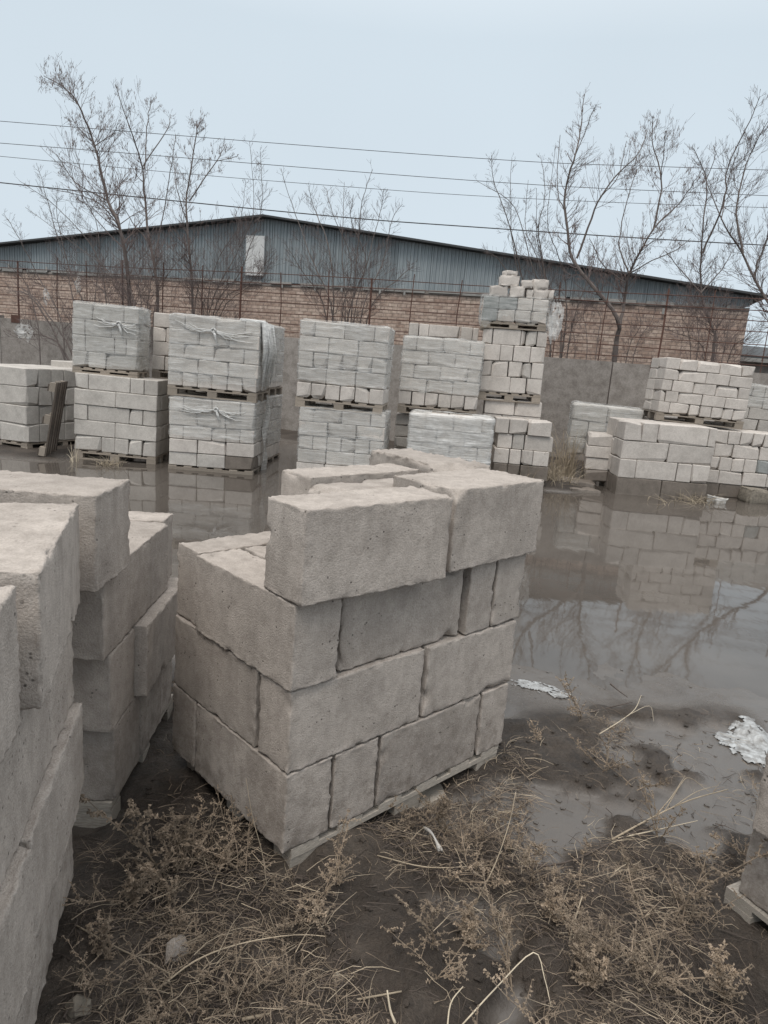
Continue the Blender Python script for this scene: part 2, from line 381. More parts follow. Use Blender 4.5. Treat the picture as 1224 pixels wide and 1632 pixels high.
rf = tag(empty('rebar_fence', Mc @ Matrix.Translation((0, .08, ZT))), 'rusty rebar lattice fence on top of the concrete yard wall', 'fence')
for k, z in enumerate((.10, .30, .52, .74, .96, 1.17, 1.36)):
    pts = [(i*1.5, .012*math.sin(i*1.3+k), z+.018*math.sin(i*.9+k*2)+.0*i) for i in range(21)]
    b = MB(); b.tube(pts, .009, 4); put('horizontal_bar', b.mesh('horizontal_bar'), M_RUST, rf)
for i in range(30):
    x = .4+i*1.02+rr.uniform(-.1, .1); thick = .022 if i % 3 == 0 else .012
    b = MB(); b.tube([(x, .02, -.15), (x+rr.uniform(-.02, .02), .02, .7), (x+rr.uniform(-.03, .03), .02, 1.40+rr.uniform(-.04, .12))], thick, 4)
    put('vertical_bar', b.mesh('vertical_bar'), M_RUST, rf)
    if i % 3 == 0: put('anchor_plate', mesh('anchor_plate', *boxvf(x-.13, x+.13, -.11, -.085, -.14, .05)), M_RUST, rf)
# ------------------------------------------------------------------ blocks
_bc = {}
def chip_block(w, d, h, var):
    """cheap chamfered block, origin at min corner, 44 triangles"""
    key = (round(w, 2), round(d, 2), round(h, 3), var)
    if key in _bc: return _bc[key]
    r = random.Random(hash(key) & 0xffff); v = []
    for ix in (0, 1):
        for iy in (0, 1):
            for iz in (0, 1):
                big = r.random() < .16
                a = [r.uniform(.005, .013) for _ in range(3)]
                if big: a = [r.uniform(.02, .06) for _ in range(3)]
                X_, Y_, Z_ = ix*w+r.uniform(-.003, .003), iy*d+r.uniform(-.003, .003), iz*h+r.uniform(-.003, .003)
                sx, sy, sz = (1-2*ix), (1-2*iy), (1-2*iz)
                v += [(X_+0, Y_+sy*a[1], Z_+sz*a[2]), (X_+sx*a[0], Y_, Z_+sz*a[2]), (X_+sx*a[0], Y_+sy*a[1], Z_)]
    def ci(ix, iy, iz, k): return (ix*4+iy*2+iz)*3+k
    f = []
    for s in (0, 1):
        q = [ci(s, 0, 0, 0), ci(s, 1, 0, 0), ci(s, 1, 1, 0), ci(s, 0, 1, 0)]; f.append(tuple(q if s else q[::-1]))
        q = [ci(0, s, 0, 1), ci(1, s, 0, 1), ci(1, s, 1, 1), ci(0, s, 1, 1)]; f.append(tuple(q[::-1] if s else q))
        q = [ci(0, 0, s, 2), ci(1, 0, s, 2), ci(1, 1, s, 2), ci(0, 1, s, 2)]; f.append(tuple(q if s else q[::-1]))
    for i in (0, 1):
        for j in (0, 1):
            q = [ci(i, j, 0, 0), ci(i, j, 0, 1), ci(i, j, 1, 1), ci(i, j, 1, 0)]; f.append(tuple(q if (i+j) % 2 == 0 else q[::-1]))
            q = [ci(i, 0, j, 0), ci(i, 0, j, 2), ci(i, 1, j, 2), ci(i, 1, j, 0)]; f.append(tuple(q[::-1] if (i+j) % 2 == 0 else q))
            q = [ci(0, i, j, 1), ci(0, i, j, 2), ci(1, i, j, 2), ci(1, i, j, 1)]; f.append(tuple(q if (i+j) % 2 == 0 else q[::-1]))
            for k in (0, 1):
                q = (ci(i, j, k, 0), ci(i, j, k, 1), ci(i, j, k, 2)); f.append(q if (i+j+k) % 2 else q[::-1])
    m = mesh('block', v, f); _bc[key] = m; return m
def grid1(L_, st):
    n = max(2, int(L_/st)); a = [i*L_/n for i in range(n+1)]
    a += [.004, .009, L_-.004, L_-.009]; return sorted(set(round(x, 5) for x in a))
def rough_block(w, d, h, seed, st=.014, rad=.005, chip=.5, amp=1., cuts=()):
    """cast block with ragged worn edges; origin at min corner. cuts: (point, normal) planes that break a corner off"""
    gx, gy, gz = grid1(w, st), grid1(d, st), grid1(h, st); idx = {}; v = []; f = []
    def vid(p):
        k = (round(p[0], 5), round(p[1], 5), round(p[2], 5))
        if k not in idx: idx[k] = len(v); v.append(k)
        return idx[k]
    def face(ga, gb, fn, flip):
        ids = [[vid(fn(a, b_)) for b_ in gb] for a in ga]
        for i in range(len(ga)-1):
            for j in range(len(gb)-1):
                q = (ids[i][j], ids[i+1][j], ids[i+1][j+1], ids[i][j+1]); f.append(q[::-1] if flip else q)
    face(gx, gy, lambda a, b_: (a, b_, 0), True); face(gx, gy, lambda a, b_: (a, b_, h), False)
    face(gx, gz, lambda a, b_: (a, 0, b_), False); face(gx, gz, lambda a, b_: (a, d, b_), True)
    face(gy, gz, lambda a, b_: (0, a, b_), True); face(gy, gz, lambda a, b_: (w, a, b_), False)
    s = Vector((w/2, d/2, h/2)); out = []; so_ = seed*13.7; nf = mn.noise; 
    for p in v:
        P = Vector(p)-s; Q = P + Vector((so_, so_*.7, -so_*.3))
        e = sorted((s.x-abs(P.x), s.y-abs(P.y), s.z-abs(P.z)))[1]       # distance to the nearest edge
        if e < .09:
            c1 = nf(Q*9); c2 = nf(Q*31); r = rad*(1+.8*c2) + max(0, c1-.36)*.16*chip + max(0, c2-.3)*.03
            r = min(max(r, .003), .6*min(s)); q = Vector([max(-(a-r), min(a-r, b_)) for a, b_ in zip(s, P)])
            dlt = P-q; l = dlt.length
            if l > 1e-6: P = q + dlt*(r/l)
            ed = max(0, 1-e/.03)
            P += dlt.normalized()*(nf(Q*42)*.0045*ed + nf(Q*120)*.0055*ed)*amp if l > 1e-6 else Vector((0, 0, 0))
        P += Vector((nf(Q*3.1), nf(Q*3.1+Vector((9, 0, 0))), nf(Q*3.1+Vector((0, 9, 0)))))*.0022*amp
        P += Vector((nf(Q*14), nf(Q*14+Vector((9, 0, 0))), nf(Q*14+Vector((0, 9, 0)))))*.0011*amp
        P += s
        for cp, cn in cuts:
            dd = (P-Vector(cp)).dot(cn)
            dd2 = dd + .018*nf(Q*16) + .008*nf(Q*55)
            if dd2 > 0: P -= Vector(cn)*dd2
        out.append(P)
    return mesh('block', out, f, True)
# ------------------------------------------------------------------ pallets
_pm = {}
def cbox(w, d, h):
    k = (round(w, 3), round(d, 3), round(h, 3))
    if k not in _pm: _pm[k] = mesh('board', *boxvf(0, w, 0, d, 0, h))
    return _pm[k]
def pallet(parent, w, d, z0=-.14, hh=.14, mat=None, x0=0., y0=0., nb=6):
    """EPAL-like pallet: front shows three spacer blocks between boards"""
    mat = mat or M_WOOD; tb = .02
    k = MB()
    for yy in (y0, y0+d/2-.05, y0+d-.1): k.box(x0, x0+w, yy, yy+.1, z0, z0+tb); k.box(x0+.002, x0+w-.002, yy, yy+.1, z0+hh-2*tb, z0+hh-tb-.001)
    pl = put('pallet', k.mesh('pallet'), mat, parent)
    for i in range(3):
        for j in range(3):
            put('spacer_block', cbox(.14, .1, hh-3*tb-.002), mat, pl, loc=(x0+i*(w-.14)/2, y0+.003+j*(d-.106)/2, z0+tb+.001))
    bw = .12
    for i in range(nb):
        put('board', cbox(bw, d, tb-.001), mat, pl, loc=(x0+i*(w-bw)/(nb-1)+R_.uniform(-.004, .004), y0, z0+hh-tb), rot=(0, 0, R_.uniform(-.004, .004)))
    return pl
# ------------------------------------------------------------------ film
def shell(w, d, z0, z1, seed, n=110, m=26, off=.016, amp=.014, ragged=.05, hrow=None, cap=True, rad=.06, open_back=True):
    v = []; f = []; r = rad
    cor = [(r, r, math.pi), (w-r, r, 1.5*math.pi), (w-r, d-r, 0), (r, d-r, .5*math.pi)]
    per = []
    segs = []
    for i, (cx_, cy_, a0) in enumerate(cor):
        for t in range(6): a = a0+t/5*math.pi/2; per.append((cx_+r*math.cos(a), cy_+r*math.sin(a), math.cos(a), math.sin(a)))
        nx_, ny_, _ = cor[(i+1) % 4]; a = a0+math.pi/2; A = (cx_+r*math.cos(a), cy_+r*math.sin(a)); B = (nx_+r*math.cos(a), ny_+r*math.sin(a))
        Ls = math.hypot(B[0]-A[0], B[1]-A[1]); k = max(3, int(Ls/.045))
        for t in range(1, k): per.append((A[0]+(B[0]-A[0])*t/k, A[1]+(B[1]-A[1])*t/k, math.cos(a), math.sin(a)))
    n = len(per)
    for j in range(m+1):
        tz = j/m
        for (x, y, ax, ay) in per:
            lo = z0 + ragged*(.5+fbm(x*3+seed, y*3, 0, 4)); z = lo+(z1-lo)*tz
            q = Vector((x*2.2+seed, y*2.2, z*13)); o = off + amp*mn.noise(q) + .6*amp*mn.noise(q*2.7) + .4*amp*mn.noise(Vector((x*9+seed, y*9, z*5)))
            if hrow:
                ph = ((z % hrow)/hrow); o -= .010*math.exp(-(min(ph, 1-ph)/.09)**2)
            o = max(o, .004)
            v.append((x+ax*o, y+ay*o, z + (0 if j < m else .012*mn.noise(Vector((x*8, y*8, seed))))))
    for j in range(m):
        for i in range(n): f.append((j*n+i, j*n+(i+1) % n, (j+1)*n+(i+1) % n, (j+1)*n+i))
    if cap:
        base = m*n
        for k, s in ((1, .93), (2, .8), (3, .5)):
            b0 = len(v)
            for i, (x, y, ax, ay) in enumerate(per):
                X_ = w/2+(x-w/2)*s; Y_ = d/2+(y-d/2)*s
                v.append((X_, Y_, z1+.018+.014*mn.noise(Vector((X_*7, Y_*7, seed)))))
            for i in range(n): f.append((base+i, base+(i+1) % n, b0+(i+1) % n, b0+i))
            base = b0
    return mesh('plastic_film', v, f, True)
def knot(parent, x, z, w, seed, y=-.03, spread=.9):
    r = random.Random(seed); b = MB()
    for k in range(9):                                        # gathered folds pulled to the knot from both corners
        sx = -1 if k % 2 else 1; ex = x+sx*r.uniform(.25, .5)*spread*w; ex = min(max(ex, .02), w-.02)
        ez = z + r.uniform(-.12, .10) + (.04 if sx < 0 else -.06)
        pts = []
        for t in range(9):
            u = t/8; pts.append((x+(ex-x)*u, y-.012*math.sin(u*3)-.004*r.random()+u*.012, z+(ez-z)*u-.05*math.sin(u*math.pi)*r.uniform(.4, 1)))
        b.tube(pts, [.011-.0065*t/8 for t in range(9)], 5)
    for k in range(7):
        a = r.uniform(0, 6.28); b.tube([(x+.03*math.cos(a+q*.9), y-.02-.015*math.sin(q), z+.03*math.sin(a+q*.9)) for q in range(6)], .012, 5)
    b.tube([(x, y-.02, z), (x+.03, y-.04, z-.07), (x+.05, y-.03, z-.17)], [.014, .02, .008], 5)
    put('film_knot', b.mesh('film_knot', True), M_KNOT, parent)
# ------------------------------------------------------------------ far stacks
GRP = 'pallet stacks of blocks standing across the flooded yard'
def frame(PL, PR):
    x = (PR-PL).normalized(); z = Vector((0, 0, 1)) - x*x.z; z.normalize(); y = z.cross(x)
    return Matrix(((x.x, y.x, z.x, PL.x), (x.y, y.y, z.y, PL.y), (x.z, y.z, z.z, PL.z), (0, 0, 0, 1)))
def stack(label, PL, PR, ztop, rows, sd=2, ns=2, mat=None, pal=.14, film=None, wet=0, seed=1, du=None, longk=2, jit=.008, special=None, dirt=None):
    mat = mat or M_FAR; r = random.Random(seed); Mx = frame(PL, PR); W_ = (PR-PL).length
    e = tag(empty('block_stack', Mx @ Matrix.Translation((0, 0, -pal))), label, 'block stack', GRP)
    n = len(rows); h = (ztop-PL.z)/n; unit = W_/max(6 if longk == 2 else sum(rows[0]), 1); du = du or unit
    for i, pat in enumerate(rows):
        tot_ = sum(pat); ox = r.uniform(-jit, jit); oy = r.uniform(-jit, jit)
        for s in range(ns):
            pp = pat if s % 2 == 0 else pat[::-1]; x = 0
            for j, p_ in enumerate(pp):
                w = p_/tot_*W_; nsub = 1 if w < 1.45*unit else sd
                for q in range(nsub):
                    dep = sd*du/nsub
                    vis = (s == 0 and q == 0) or j in (0, len(pp)-1) or i == n-1
                    if not vis: continue
                    mt = mat
                    if i < wet: mt = M_WET
                    if special and (i, j) in special and s == 0: mt = special[(i, j)]
                    me = chip_block(w-.010, dep-.010, h-.006, r.randrange(7))
                    key = me
                    if not me.materials: me.materials.append(mt)
                    o = put('block', me, None, e, loc=(x+.005+ox+r.uniform(-.003, .003), s*sd*du+q*dep+.005+oy+r.uniform(-.008, .006), pal+i*h+r.uniform(0, .003)), rot=(0, 0, r.uniform(-.012, .012)))
                    o.material_slots[0].link = 'OBJECT'; o.material_slots[0].material = mt
                x += w
    D = ns*sd*du
    if pal > .05: pallet(e, W_, D, 0, pal-.002, M_WOOD if wet == 0 else M_WOODD)
    if film:
        z0_, z1_, opac = film
        sub = put('plastic_film', shell(W_, D, pal+z0_*h, pal+n*h, seed*3.3, hrow=h), opac, e)
    return e, W_, D, h
V = Vector
def PP(x, y, Y, z=None):
    p_ = atY(x, y, Y)
    if z is not None: p_.z = z
    return p_
H6 = [1]*6
# left: single tier of big blocks, seen on its corner
c0 = V((-5.63, 10.74, .13)); dx = V((-.93, .37, 0)).normalized(); 
stack('low stack of large blocks at the far left edge, corner turned to the viewer', c0+dx*1.25, c0, 1.29,
      [[3.2, 3], [1.5, 3], [3, 3], [2.9, 2.8]], sd=3, ns=2, mat=M_FARA, seed=11, du=.25, longk=3)
stack('low stack glimpsed between the corner-turned stack and the five-course stack', PP(84, 716, 12.3, .13), PP(150, 722, 12.2, .13), atY(86, 574, 12.3).z,
      [[2, 1], [1, 2], [2, 1], [1, 2], [2.4, 1]], sd=2, ns=2, mat=M_FARA, seed=12, du=.22)
stack('grey five-course stack of long blocks under the wrapped pallet at left', PP(117, 716, 10.5), PP(248, 729, 10.52), atY(117, 593, 10.5).z,
      [[2, 1, 1, 1, 1], [3, 3], [1, 3, 1, 1], [3, 3], [1, 3, 1, 1]], sd=3, ns=1, mat=M_FARA, seed=13, du=.215, longk=3)
e, w_, d_, h_ = stack('film-wrapped stack on top of the long-block stack at left', PP(115, 583, 10.62), PP(219, 593, 10.66), atY(114, 480, 10.62).z,
      [[1, 1.1, 2], [.9, 2, .8, .8], [1, 2, 2], [1.3, 2.1, 1]], sd=2, ns=2, mat=M_FARA, seed=14, pal=.09, film=(.1, 4, M_FILM), du=.15)
knot(e, w_*.72, .09+h_*2.9, w_, 14)
stack('lower stack hidden behind the wrapped double stack, left of it', PP(243, 720, 11.5, .1), PP(366, 730, 11.4, .1), 1.12, [[2, 2, 2]]*5, seed=15, ns=1, mat=M_FARA)
stack('unwrapped upper stack peeping out to the left behind the knotted film stack', PP(242, 588, 11.5), PP(362, 600, 11.4), atY(243, 497, 11.5).z,
      [[1, 1, 2, 2], [2, 2, 2], [1, 1, 2, 2], [2, 2, 2]], seed=16, ns=1, mat=M_FAR)
# B: the wrapped double stack in the water
e, w_, d_, h_ = stack('lower film-wrapped stack with a knot, standing in the water left of centre', V((-3.27, 10.26, .06)), V((-2.0, 10.24, .06)), 1.065,
      [[2, 2, 2], [2, 2, 2], [1, 2, 1, 1, 1], [2, 2, 2], [1, 2, 2, 1]], seed=17, ns=2, wet=0, pal=.06, film=(2.1, 5, M_FILM), du=.23, special={(0, 2): M_WET, (0, 1): M_FARA, (0, 0): M_FARA})
knot(e, w_*.56, .06+h_*4.35, w_, 17)
e, w_, d_, h_ = stack('upper film-wrapped stack with a big knot and draped corner, left of centre', PP(267, 613, 10.28), PP(409, 627, 10.25), 2.245,
      [H6, [2, 2, 2], [1, 2, 2, 1], [2, 2, 2], [1, 2, 2, 1]], seed=18, ns=2, film=(.3, 5, M_FILM), du=.23)
knot(e, w_*.5, .14+h_*4.1, w_, 18)
b = MB(); rr = random.Random(9)
for k in range(12):                                           # loose film gathered over the right corner and hanging down
    yy = rr.uniform(.02, .75); b.tube([(w_*.8+rr.uniform(-.1, .1), yy*.6, h_*5+.15), (w_+.03, yy, h_*5+.12+rr.uniform(-.03, .03)), (w_+.07+rr.uniform(0, .04), yy+.03, h_*3.7), (w_+.04, yy+.05, h_*2.4+rr.uniform(-.3, .3))], [.02, .035, .03, .008], 6)
put('film_drape', b.mesh('film_drape', True), M_KNOT, e)
b = MB(); vv = []; 
for j in range(16):
    for i in range(6):
        vv.append((w_+.05+.03*math.sin(j*.7+i)+.02*i*0, .45+i*.05+.03*math.sin(j*.5), .1-j*.078)); 
b.add(vv, [(j*6+i, j*6+i+1, (j+1)*6+i+1, (j+1)*6+i) for j in range(15) for i in range(5)])
put('hanging_film', b.mesh('hanging_film', True), M_FILMD, e)
stack('lower stack standing right behind the knotted double stack', PP(296, 733, 11.6, .06), PP(424, 740, 11.5, .06), 1.1, [[2, 2, 2]]*5, seed=19, ns=2, film=(1, 5, M_FILM), du=.24)
stack('upper wrapped stack right behind the knotted double stack', PP(300, 612, 11.6, 1.24), PP(428, 625, 11.5, 1.24), 2.24, [H6, [2, 2, 2], [1, 2, 2, 1], [2, 2, 2], [1, 2, 2, 1]], seed=20, ns=2, film=(.3, 5, M_FILM), du=.24)
# C
stack('lower wrapped stack at centre behind the big foreground stack', PP(471, 770, 10.2, .06), PP(606, 778, 10.1, .06), 1.075,
      [[2, 2, 2], [2, 2, 2], H6, [2, 2, 2], [1, 2, 2, 1]], seed=21, ns=2, film=(1, 5, M_FILM))
stack('tall neatly wrapped upper stack at centre, row of six block ends at its foot', PP(471, 632, 10.2), PP(610, 646, 10.1), 2.30,
      [H6, [2, 2, 2], H6, [2, 2, 2], [1, 2, 2, 1]], seed=22, ns=2, film=(1.0, 5, M_FILM))
# D
stack('wide tightly wrapped low stack right of centre, nearest of its row', PP(645, 760, 10.2, .06), PP(777, 770, 10.1, .06), atY(645, 658, 10.2).z,
      [[2, 2, 2], [1, 2, 2, 1], [1, 2, 2, 1], [2, 2, 2], [1.2, 2, 2, .8]], seed=23, ns=2, film=(.5, 5, M_FILMD))
stack('shadowed lower stack behind the tightly wrapped low stack', PP(624, 745, 11.4, .06), PP(756, 752, 11.3, .06), atY(626, 657, 11.4).z-.01, [[2, 2, 2]]*5, seed=24, ns=2, mat=M_FARA)
stack('wrapped upper stack right of centre, rounded block ends below', PP(634, 643, 11.3), PP(760, 655, 11.2), atY(638, 534, 11.3).z,
      [H6, [2, 2, 2], [1, 2, 2, 1], [2, 2, 2], [1, 2, 2, 1]], seed=25, ns=2, film=(1.0, 5, M_FILM))
stack('back lower stack hidden behind the wrapped upper stack right of centre', PP(640, 720, 12.6, .06), PP(752, 728, 12.5, .06), 1.15, [[2, 2, 2]]*5, seed=26, ns=1)
stack('bare upper stack whose top course shows above the wrapped stack right of centre', PP(641, 632, 12.6), PP(750, 642, 12.5), atY(645, 513, 12.6).z,
      [[2, 2, 2], [2, 2, 2], [1, 2, 2, 1], [2, 2, 2], [1, 2, 2, 1], [1, 1, 3, .15, 1.2, .6]], seed=27, ns=1)
# E tower
stack('bottom stack at the back of the tall cracked tower', PP(762, 742, 11.62, .10), PP(852, 750, 11.52, .10), atY(764, 633, 11.62).z, [[1, 1, 1.2], [2, 1.2], [1, 1, 1], [1, 2], [1.9, 1.7]], seed=28, ns=2, mat=M_FAR, du=.25, sd=2, pal=.02)
stack('crumbling front stack of mismatched blocks at the foot of the tall tower', PP(786, 737, 11.1, .13), PP(874, 744, 11.05, .13), atY(786, 664, 11.25).z,
      [[1, .85, 1.9], [1.05, .8, .8, 1.1], [1, .8, 1.9], [.9, 1.2, 1.5]], seed=29, ns=1, mat=M_FAR, du=.24, pal=.02, jit=.03, special={(0, 0): M_WET, (0, 1): M_WET, (0, 2): M_WET, (2, 1): M_FARA})
e, w_, d_, h_ = stack('middle stack of the tall tower, its blocks cracked', PP(762, 623, 11.6), PP(862, 630, 11.5), atY(764, 521, 11.6).z,
      [[2, 1.02, 1], [.75, 1.1, .9, .65, .8], [1.2, .85, 1.1, .95], [.65, 1.95, .35, .75, .7]], seed=30, ns=2, mat=M_FAR, du=.25, special={(1, 3): M_FARA, (3, 3): M_FARA})
e, w_, d_, h_ = stack('topmost stack of the tall tower, heaped with broken blocks', PP(768, 510, 11.6), PP(871, 517, 11.5), atY(771, 471, 11.6).z,
      [[1, 1.1, 1, 1], [1, 1.2, 1, 1]], seed=31, ns=2, mat=M_FAR, du=.25, pal=.11, special={(0, 0): M_BLUE, (1, 0): M_BLUE, (1, 1): M_BLUE})
zt = .11+2*h_
for (a, w, z, hh, dd, sdn, rz) in ((.09, .28, 0, .17, .3, 1, .05), (.39, .23, 0, .17, .3, 2, -.1), (.66, .10, 0, .14, .25, 3, 0), (.76, .25, 0, .15, .28, 4, .05), (1.01, .08, 0, .15, .25, 8, 0),
                               (.24, .29, .17, .16, .28, 5, .08), (.56, .18, .15, .12, .25, 6, -.2), (.74, .25, .15, .15, .28, 7, .04), (.31, .19, .33, .08, .2, 9, .3)):
    me = rough_block(w, dd, hh, 50+sdn, st=.04, rad=.018, chip=1.6, amp=3.5)
    put('broken_block', me, M_FAR, e, loc=(a, .03, zt+z+.004), rot=(0, 0, rz))
put('plastic_film', shell(w_, d_, .0, .11+2*h_+.02, 4.4, off=.03, amp=.03, ragged=.25, cap=False), mat_wrap(.05, .4), e)
# F, H, G, right side
stack('half-drowned wrapped stack standing against the yard wall right of the tower', PP(903, 722, 12.7), PP(1012, 735, 12.5), atY(905, 641, 12.7).z,
      [[1, 1, 2], [1, 1, 1, 1], [2, 2]], seed=32, ns=1, mat=M_FARA, du=.3, pal=.02, film=(.3, 3, M_FILM), longk=3)
stack('small heap of four blocks in the water before the half-drowned wrapped stack', PP(929, 766, 11.9), PP(972, 770, 11.8), atY(929, 690, 11.9).z,
      [[1], [1], [1], [1.1]], seed=33, ns=1, mat=M_FAR, du=.3, pal=.01, wet=1, jit=.03, longk=3)
e, w_, d_, h_ = stack('stack of very large pale blocks in the water at right, its bottom wet', PP(980, 786, 11.2, -.02), PP(1124, 799, 11.15, -.02), atY(982, 670, 11.2).z,
      [[2.5, 2.5], [.95, 2.25, .8, 1], [2.6, 2.5], [.9, .8, 2.5, .4]], seed=34, ns=2, mat=M_FAR, du=.26, pal=.01, wet=1, longk=3, sd=2)
stack('low stack of small blocks in the water beside the very large blocks', PP(1119, 786, 11.8, 0), PP(1240, 797, 11.7, 0), atY(1119, 683, 11.8).z,
      [[1.3, 2, 2, 1], [1.1, 1.9, 1.9, 1.2], [.9, 1, .95, 1, 1.2, 1], [.4, 1.4, 2, 2], [1.3, 1, 1, .9, 1.2, .8]], seed=35, ns=2, mat=M_FAR, du=.22, pal=.01, wet=1, special={(2, 4): M_BLUE})
stack('lower stack hidden under the leaning seven-block-wide pallet', PP(1020, 745, 12.6, .05), PP(1170, 755, 12.5, .05), atY(1020, 663, 12.6).z, [[2, 2, 2]]*4, seed=36, ns=2, mat=M_FAR)
stack('pale unwrapped five-course stack on a pallet leaning to the right, highest at right', PP(1047, 656, 12.05), PP(1186, 672, 11.95), atY(1054, 568, 12.05).z,
      [[.8, 1.4, .75, .8, .8, .7, .9], [.4, .95, 1.8, 1.75, 1.7], [.8, 1.6, 1.7, 1.7, .85], [1.15, 2.1, 1.8, 1.75], [1.1, 1.35, 1.75, 1.75, .95]], seed=37, ns=2, mat=M_FAR, du=.23)
stack('grey stack on the wet ground behind the leaning one, under another', PP(1170, 765, 13.4, .05), PP(1290, 775, 13.3, .05), atY(1180, 693, 13.4).z-.0, [[2, 2, 2]]*4, seed=38, ns=1, mat=M_FARA)
stack('wrapped grey upper stack cut by the right edge, behind the leaning one', PP(1168, 683, 13.4), PP(1285, 695, 13.3), atY(1178, 611, 13.4).z, [[2, 2, 2], [1, 2, 1, 2], [2, 2, 2], H6], seed=39, ns=1, mat=M_FARA, film=(2, 4, M_FILM))
# pallet on end, leaning on the left stack
pe = tag(empty('old_pallet', Matrix.Translation((-5.05, 10.15, .05)) @ Matrix.Rotation(.16, 4, 'Y') @ Matrix.Rotation(-.05, 4, 'X') @ Matrix.Rotation(math.radians(-90), 4, 'Y') @ Matrix.Rotation(.25, 4, 'X')),
         'dark old pallet standing on end against the long-block stack at left', 'pallet')
for i in range(5): put('board', cbox(1.1, .09, .022), M_WOODD, pe, loc=(0, i*.17, 0))
for i in range(3):
    put('cross_board', cbox(.1, .8, .02), M_WOODD, pe, loc=(i*.48, 0, .104))
    for j in range(3): put('spacer_block', cbox(.13, .1, .08), M_WOOD, pe, loc=(i*.48, j*.34, .023))
# ------------------------------------------------------------------ foreground stacks
FGRP = 'stacks of rough cast blocks in the foreground'
def fg(label, origin, ang, blocks, pw, pd, seed, px=0., py=0.):
    e = tag(empty('block_stack', Matrix.Translation(origin) @ Matrix.Rotation(ang, 4, 'Z')), label, 'block stack', FGRP)
    for k, bl in enumerate(blocks):
        x, y, z, w, d, h = bl[:6]; o = bl[6] if len(bl) > 6 else {}
        me = rough_block(w-.010, d-.008, h-.006, seed+k, rad=o.get('rad', .008)*.42, chip=o.get('chip', .6), st=o.get('st', .015), cuts=o.get('cuts', ()), amp=o.get('amp', 1))
        put(o.get('name', 'block'), me, M_FG, e, loc=(x+.003, y+.003, z+.14), rot=(o.get('rx', 0), o.get('ry', 0), o.get('rz', 0)))
    pallet(e, pw, pd, -.0, .137, M_WOODF, px, py, 6)
    return e
h = .302
C = lambda p, n: (p, Vector(n).normalized())
main = [
 (0, 0, 0, .205, .62, h, {'chip': .4}), (.21, 0, 0, .215, .6, h), (.435, 0, 0, .585, .3, h, {'chip': .9}), (1.03, 0, 0, .19, .6, h), (0, .625, 0, .6, .195, h), (.44, .32, 0, .58, .28, h), (.62, .62, 0, .57, .19, h),
 (0, 0, h, .635, .185, h, {'chip': .8}), (.65, 0, h, .58, .2, h, {'rad': .02, 'chip': 1.2}), (0, .20, h, .2, .61, h, {'chip': .5}), (.21, .2, h, .42, .6, h), (.64, .21, h, .58, .3, h), (.64, .52, h, .58, .3, h),
 (-.012, -.012, 2*h, .20, .64, h, {'chip': .5}), (.212, .018, 2*h, .632, .3, h, {'chip': 1.6, 'rad': .012}), (.86, 0, 2*h, .165, .6, h), (1.03, 0, 2*h, .20, .6, h), (.01, .635, 2*h, .6, .18, h), (.2, .31, 2*h, .64, .32, h), (.64, .63, 2*h, .58, .18, h),
 (-.02, -.05, 3*h, .640, .225, h+.01, {'rz': -.045, 'chip': 1.1, 'rad': .011}),
 (.678, -.040, 3*h, .59, .34, h+.022, {'rz': .035, 'chip': 1.0, 'rad': .012, 'cuts': [C((.0, .0, .27), (-.5, -.6, .6))]}),
 (.36, .26, 3*h, .60, .185, h-.025, {'rz': .04, 'chip': 1.4, 'rad': .016, 'cuts': [C((.05, .02, .25), (-.6, -.2, .75))]}),
 (.40, .48, 3*h, .63, .20, h-.005, {'rz': .02, 'chip': 1.0}),
 (1.04, .32, 3*h, .29, .56, h+.03, {'rz': -.03, 'chip': 2.2, 'rad': .03, 'amp': 3, 'name': 'broken_block', 'cuts': [C((.1, .1, .31), (-.25, -.5, .8))]}),
]
e = fg('big square-cornered stack of large grey blocks in the middle foreground on a pallet', (-.2526, 2.0648, 0), .7654, main, 1.15, .75, 100, px=.04, py=.004)
# left, second stack
# four courses: the top one lies back from the corner
L2 = [
 (-.60, 0, 0, .60, .30, h, {'chip': .5}), (-.60, .31, 0, .60, .30, h), (-.57, .62, 0, .56, .2, h, {'chip': 1.2}),
 (-.61, -.04, h, .61, .27, h, {'chip': .7}), (-.19, .235, h, .235, .62, h, {'chip': 1.3, 'rad': .012}), (-.83, .25, h, .59, .3, h), (-.83, .56, h, .59, .28, h),
 (-.61, -.10, 2*h, .61, .79, h, {'chip': .5}), (-.30, .70, 2*h, .27, .17, h), (-.8, .70, 2*h, .48, .17, h),
 (-.66, -.25, 3*h, .70, .30, h+.005, {'chip': .9, 'rad': .010, 'rz': -.02}),
]
e = fg('stack at left, dark side toward the viewer, between the nearest and the big stack', (-.90, 2.27, 0), math.radians(2.5), L2, .82, .86, 200, px=-.84, py=0.0)
# nearest stack at left edge
a1 = math.atan2(-.968, .25)
L1 = []
for c, pat in enumerate(([.30, .62, .30], [.62, .30, .30], [.30, .62, .3], [.64])):
    u = 0
    for wv in pat:
        pr = (-.018, .018, -.008, .012)[c]
        L1.append((u, pr-.62 if wv < .5 else pr-.30, c*h, wv, .62 if wv < .5 else .30, h, {'chip': (.7, .9, .8, .9)[c], 'rad': .010, 'rz': .055 if c == 3 else R_.uniform(-.01, .01)}))
        u += wv+.004
# top course: long block, a narrow slot, then the nearer block; the rest of the top layer further left
L1 += [(.680, -.300, 3*h-.0, .56, .32, h-.01, {'chip': 1.0, 'rad': .014}), (-.02, -.60, 3*h, .66, .31, h-.03, {'chip': 1., 'rad': .012, 'rz': .015}), (.66, -.66, 3*h, .56, .32, h-.015)]
e = tag(empty('block_stack', Matrix.Translation((-.865, 1.90, 0)) @ Matrix.Rotation(a1, 4, 'Z')), 'nearest stack of coarse blocks filling the left edge of the view', 'block stack', FGRP)
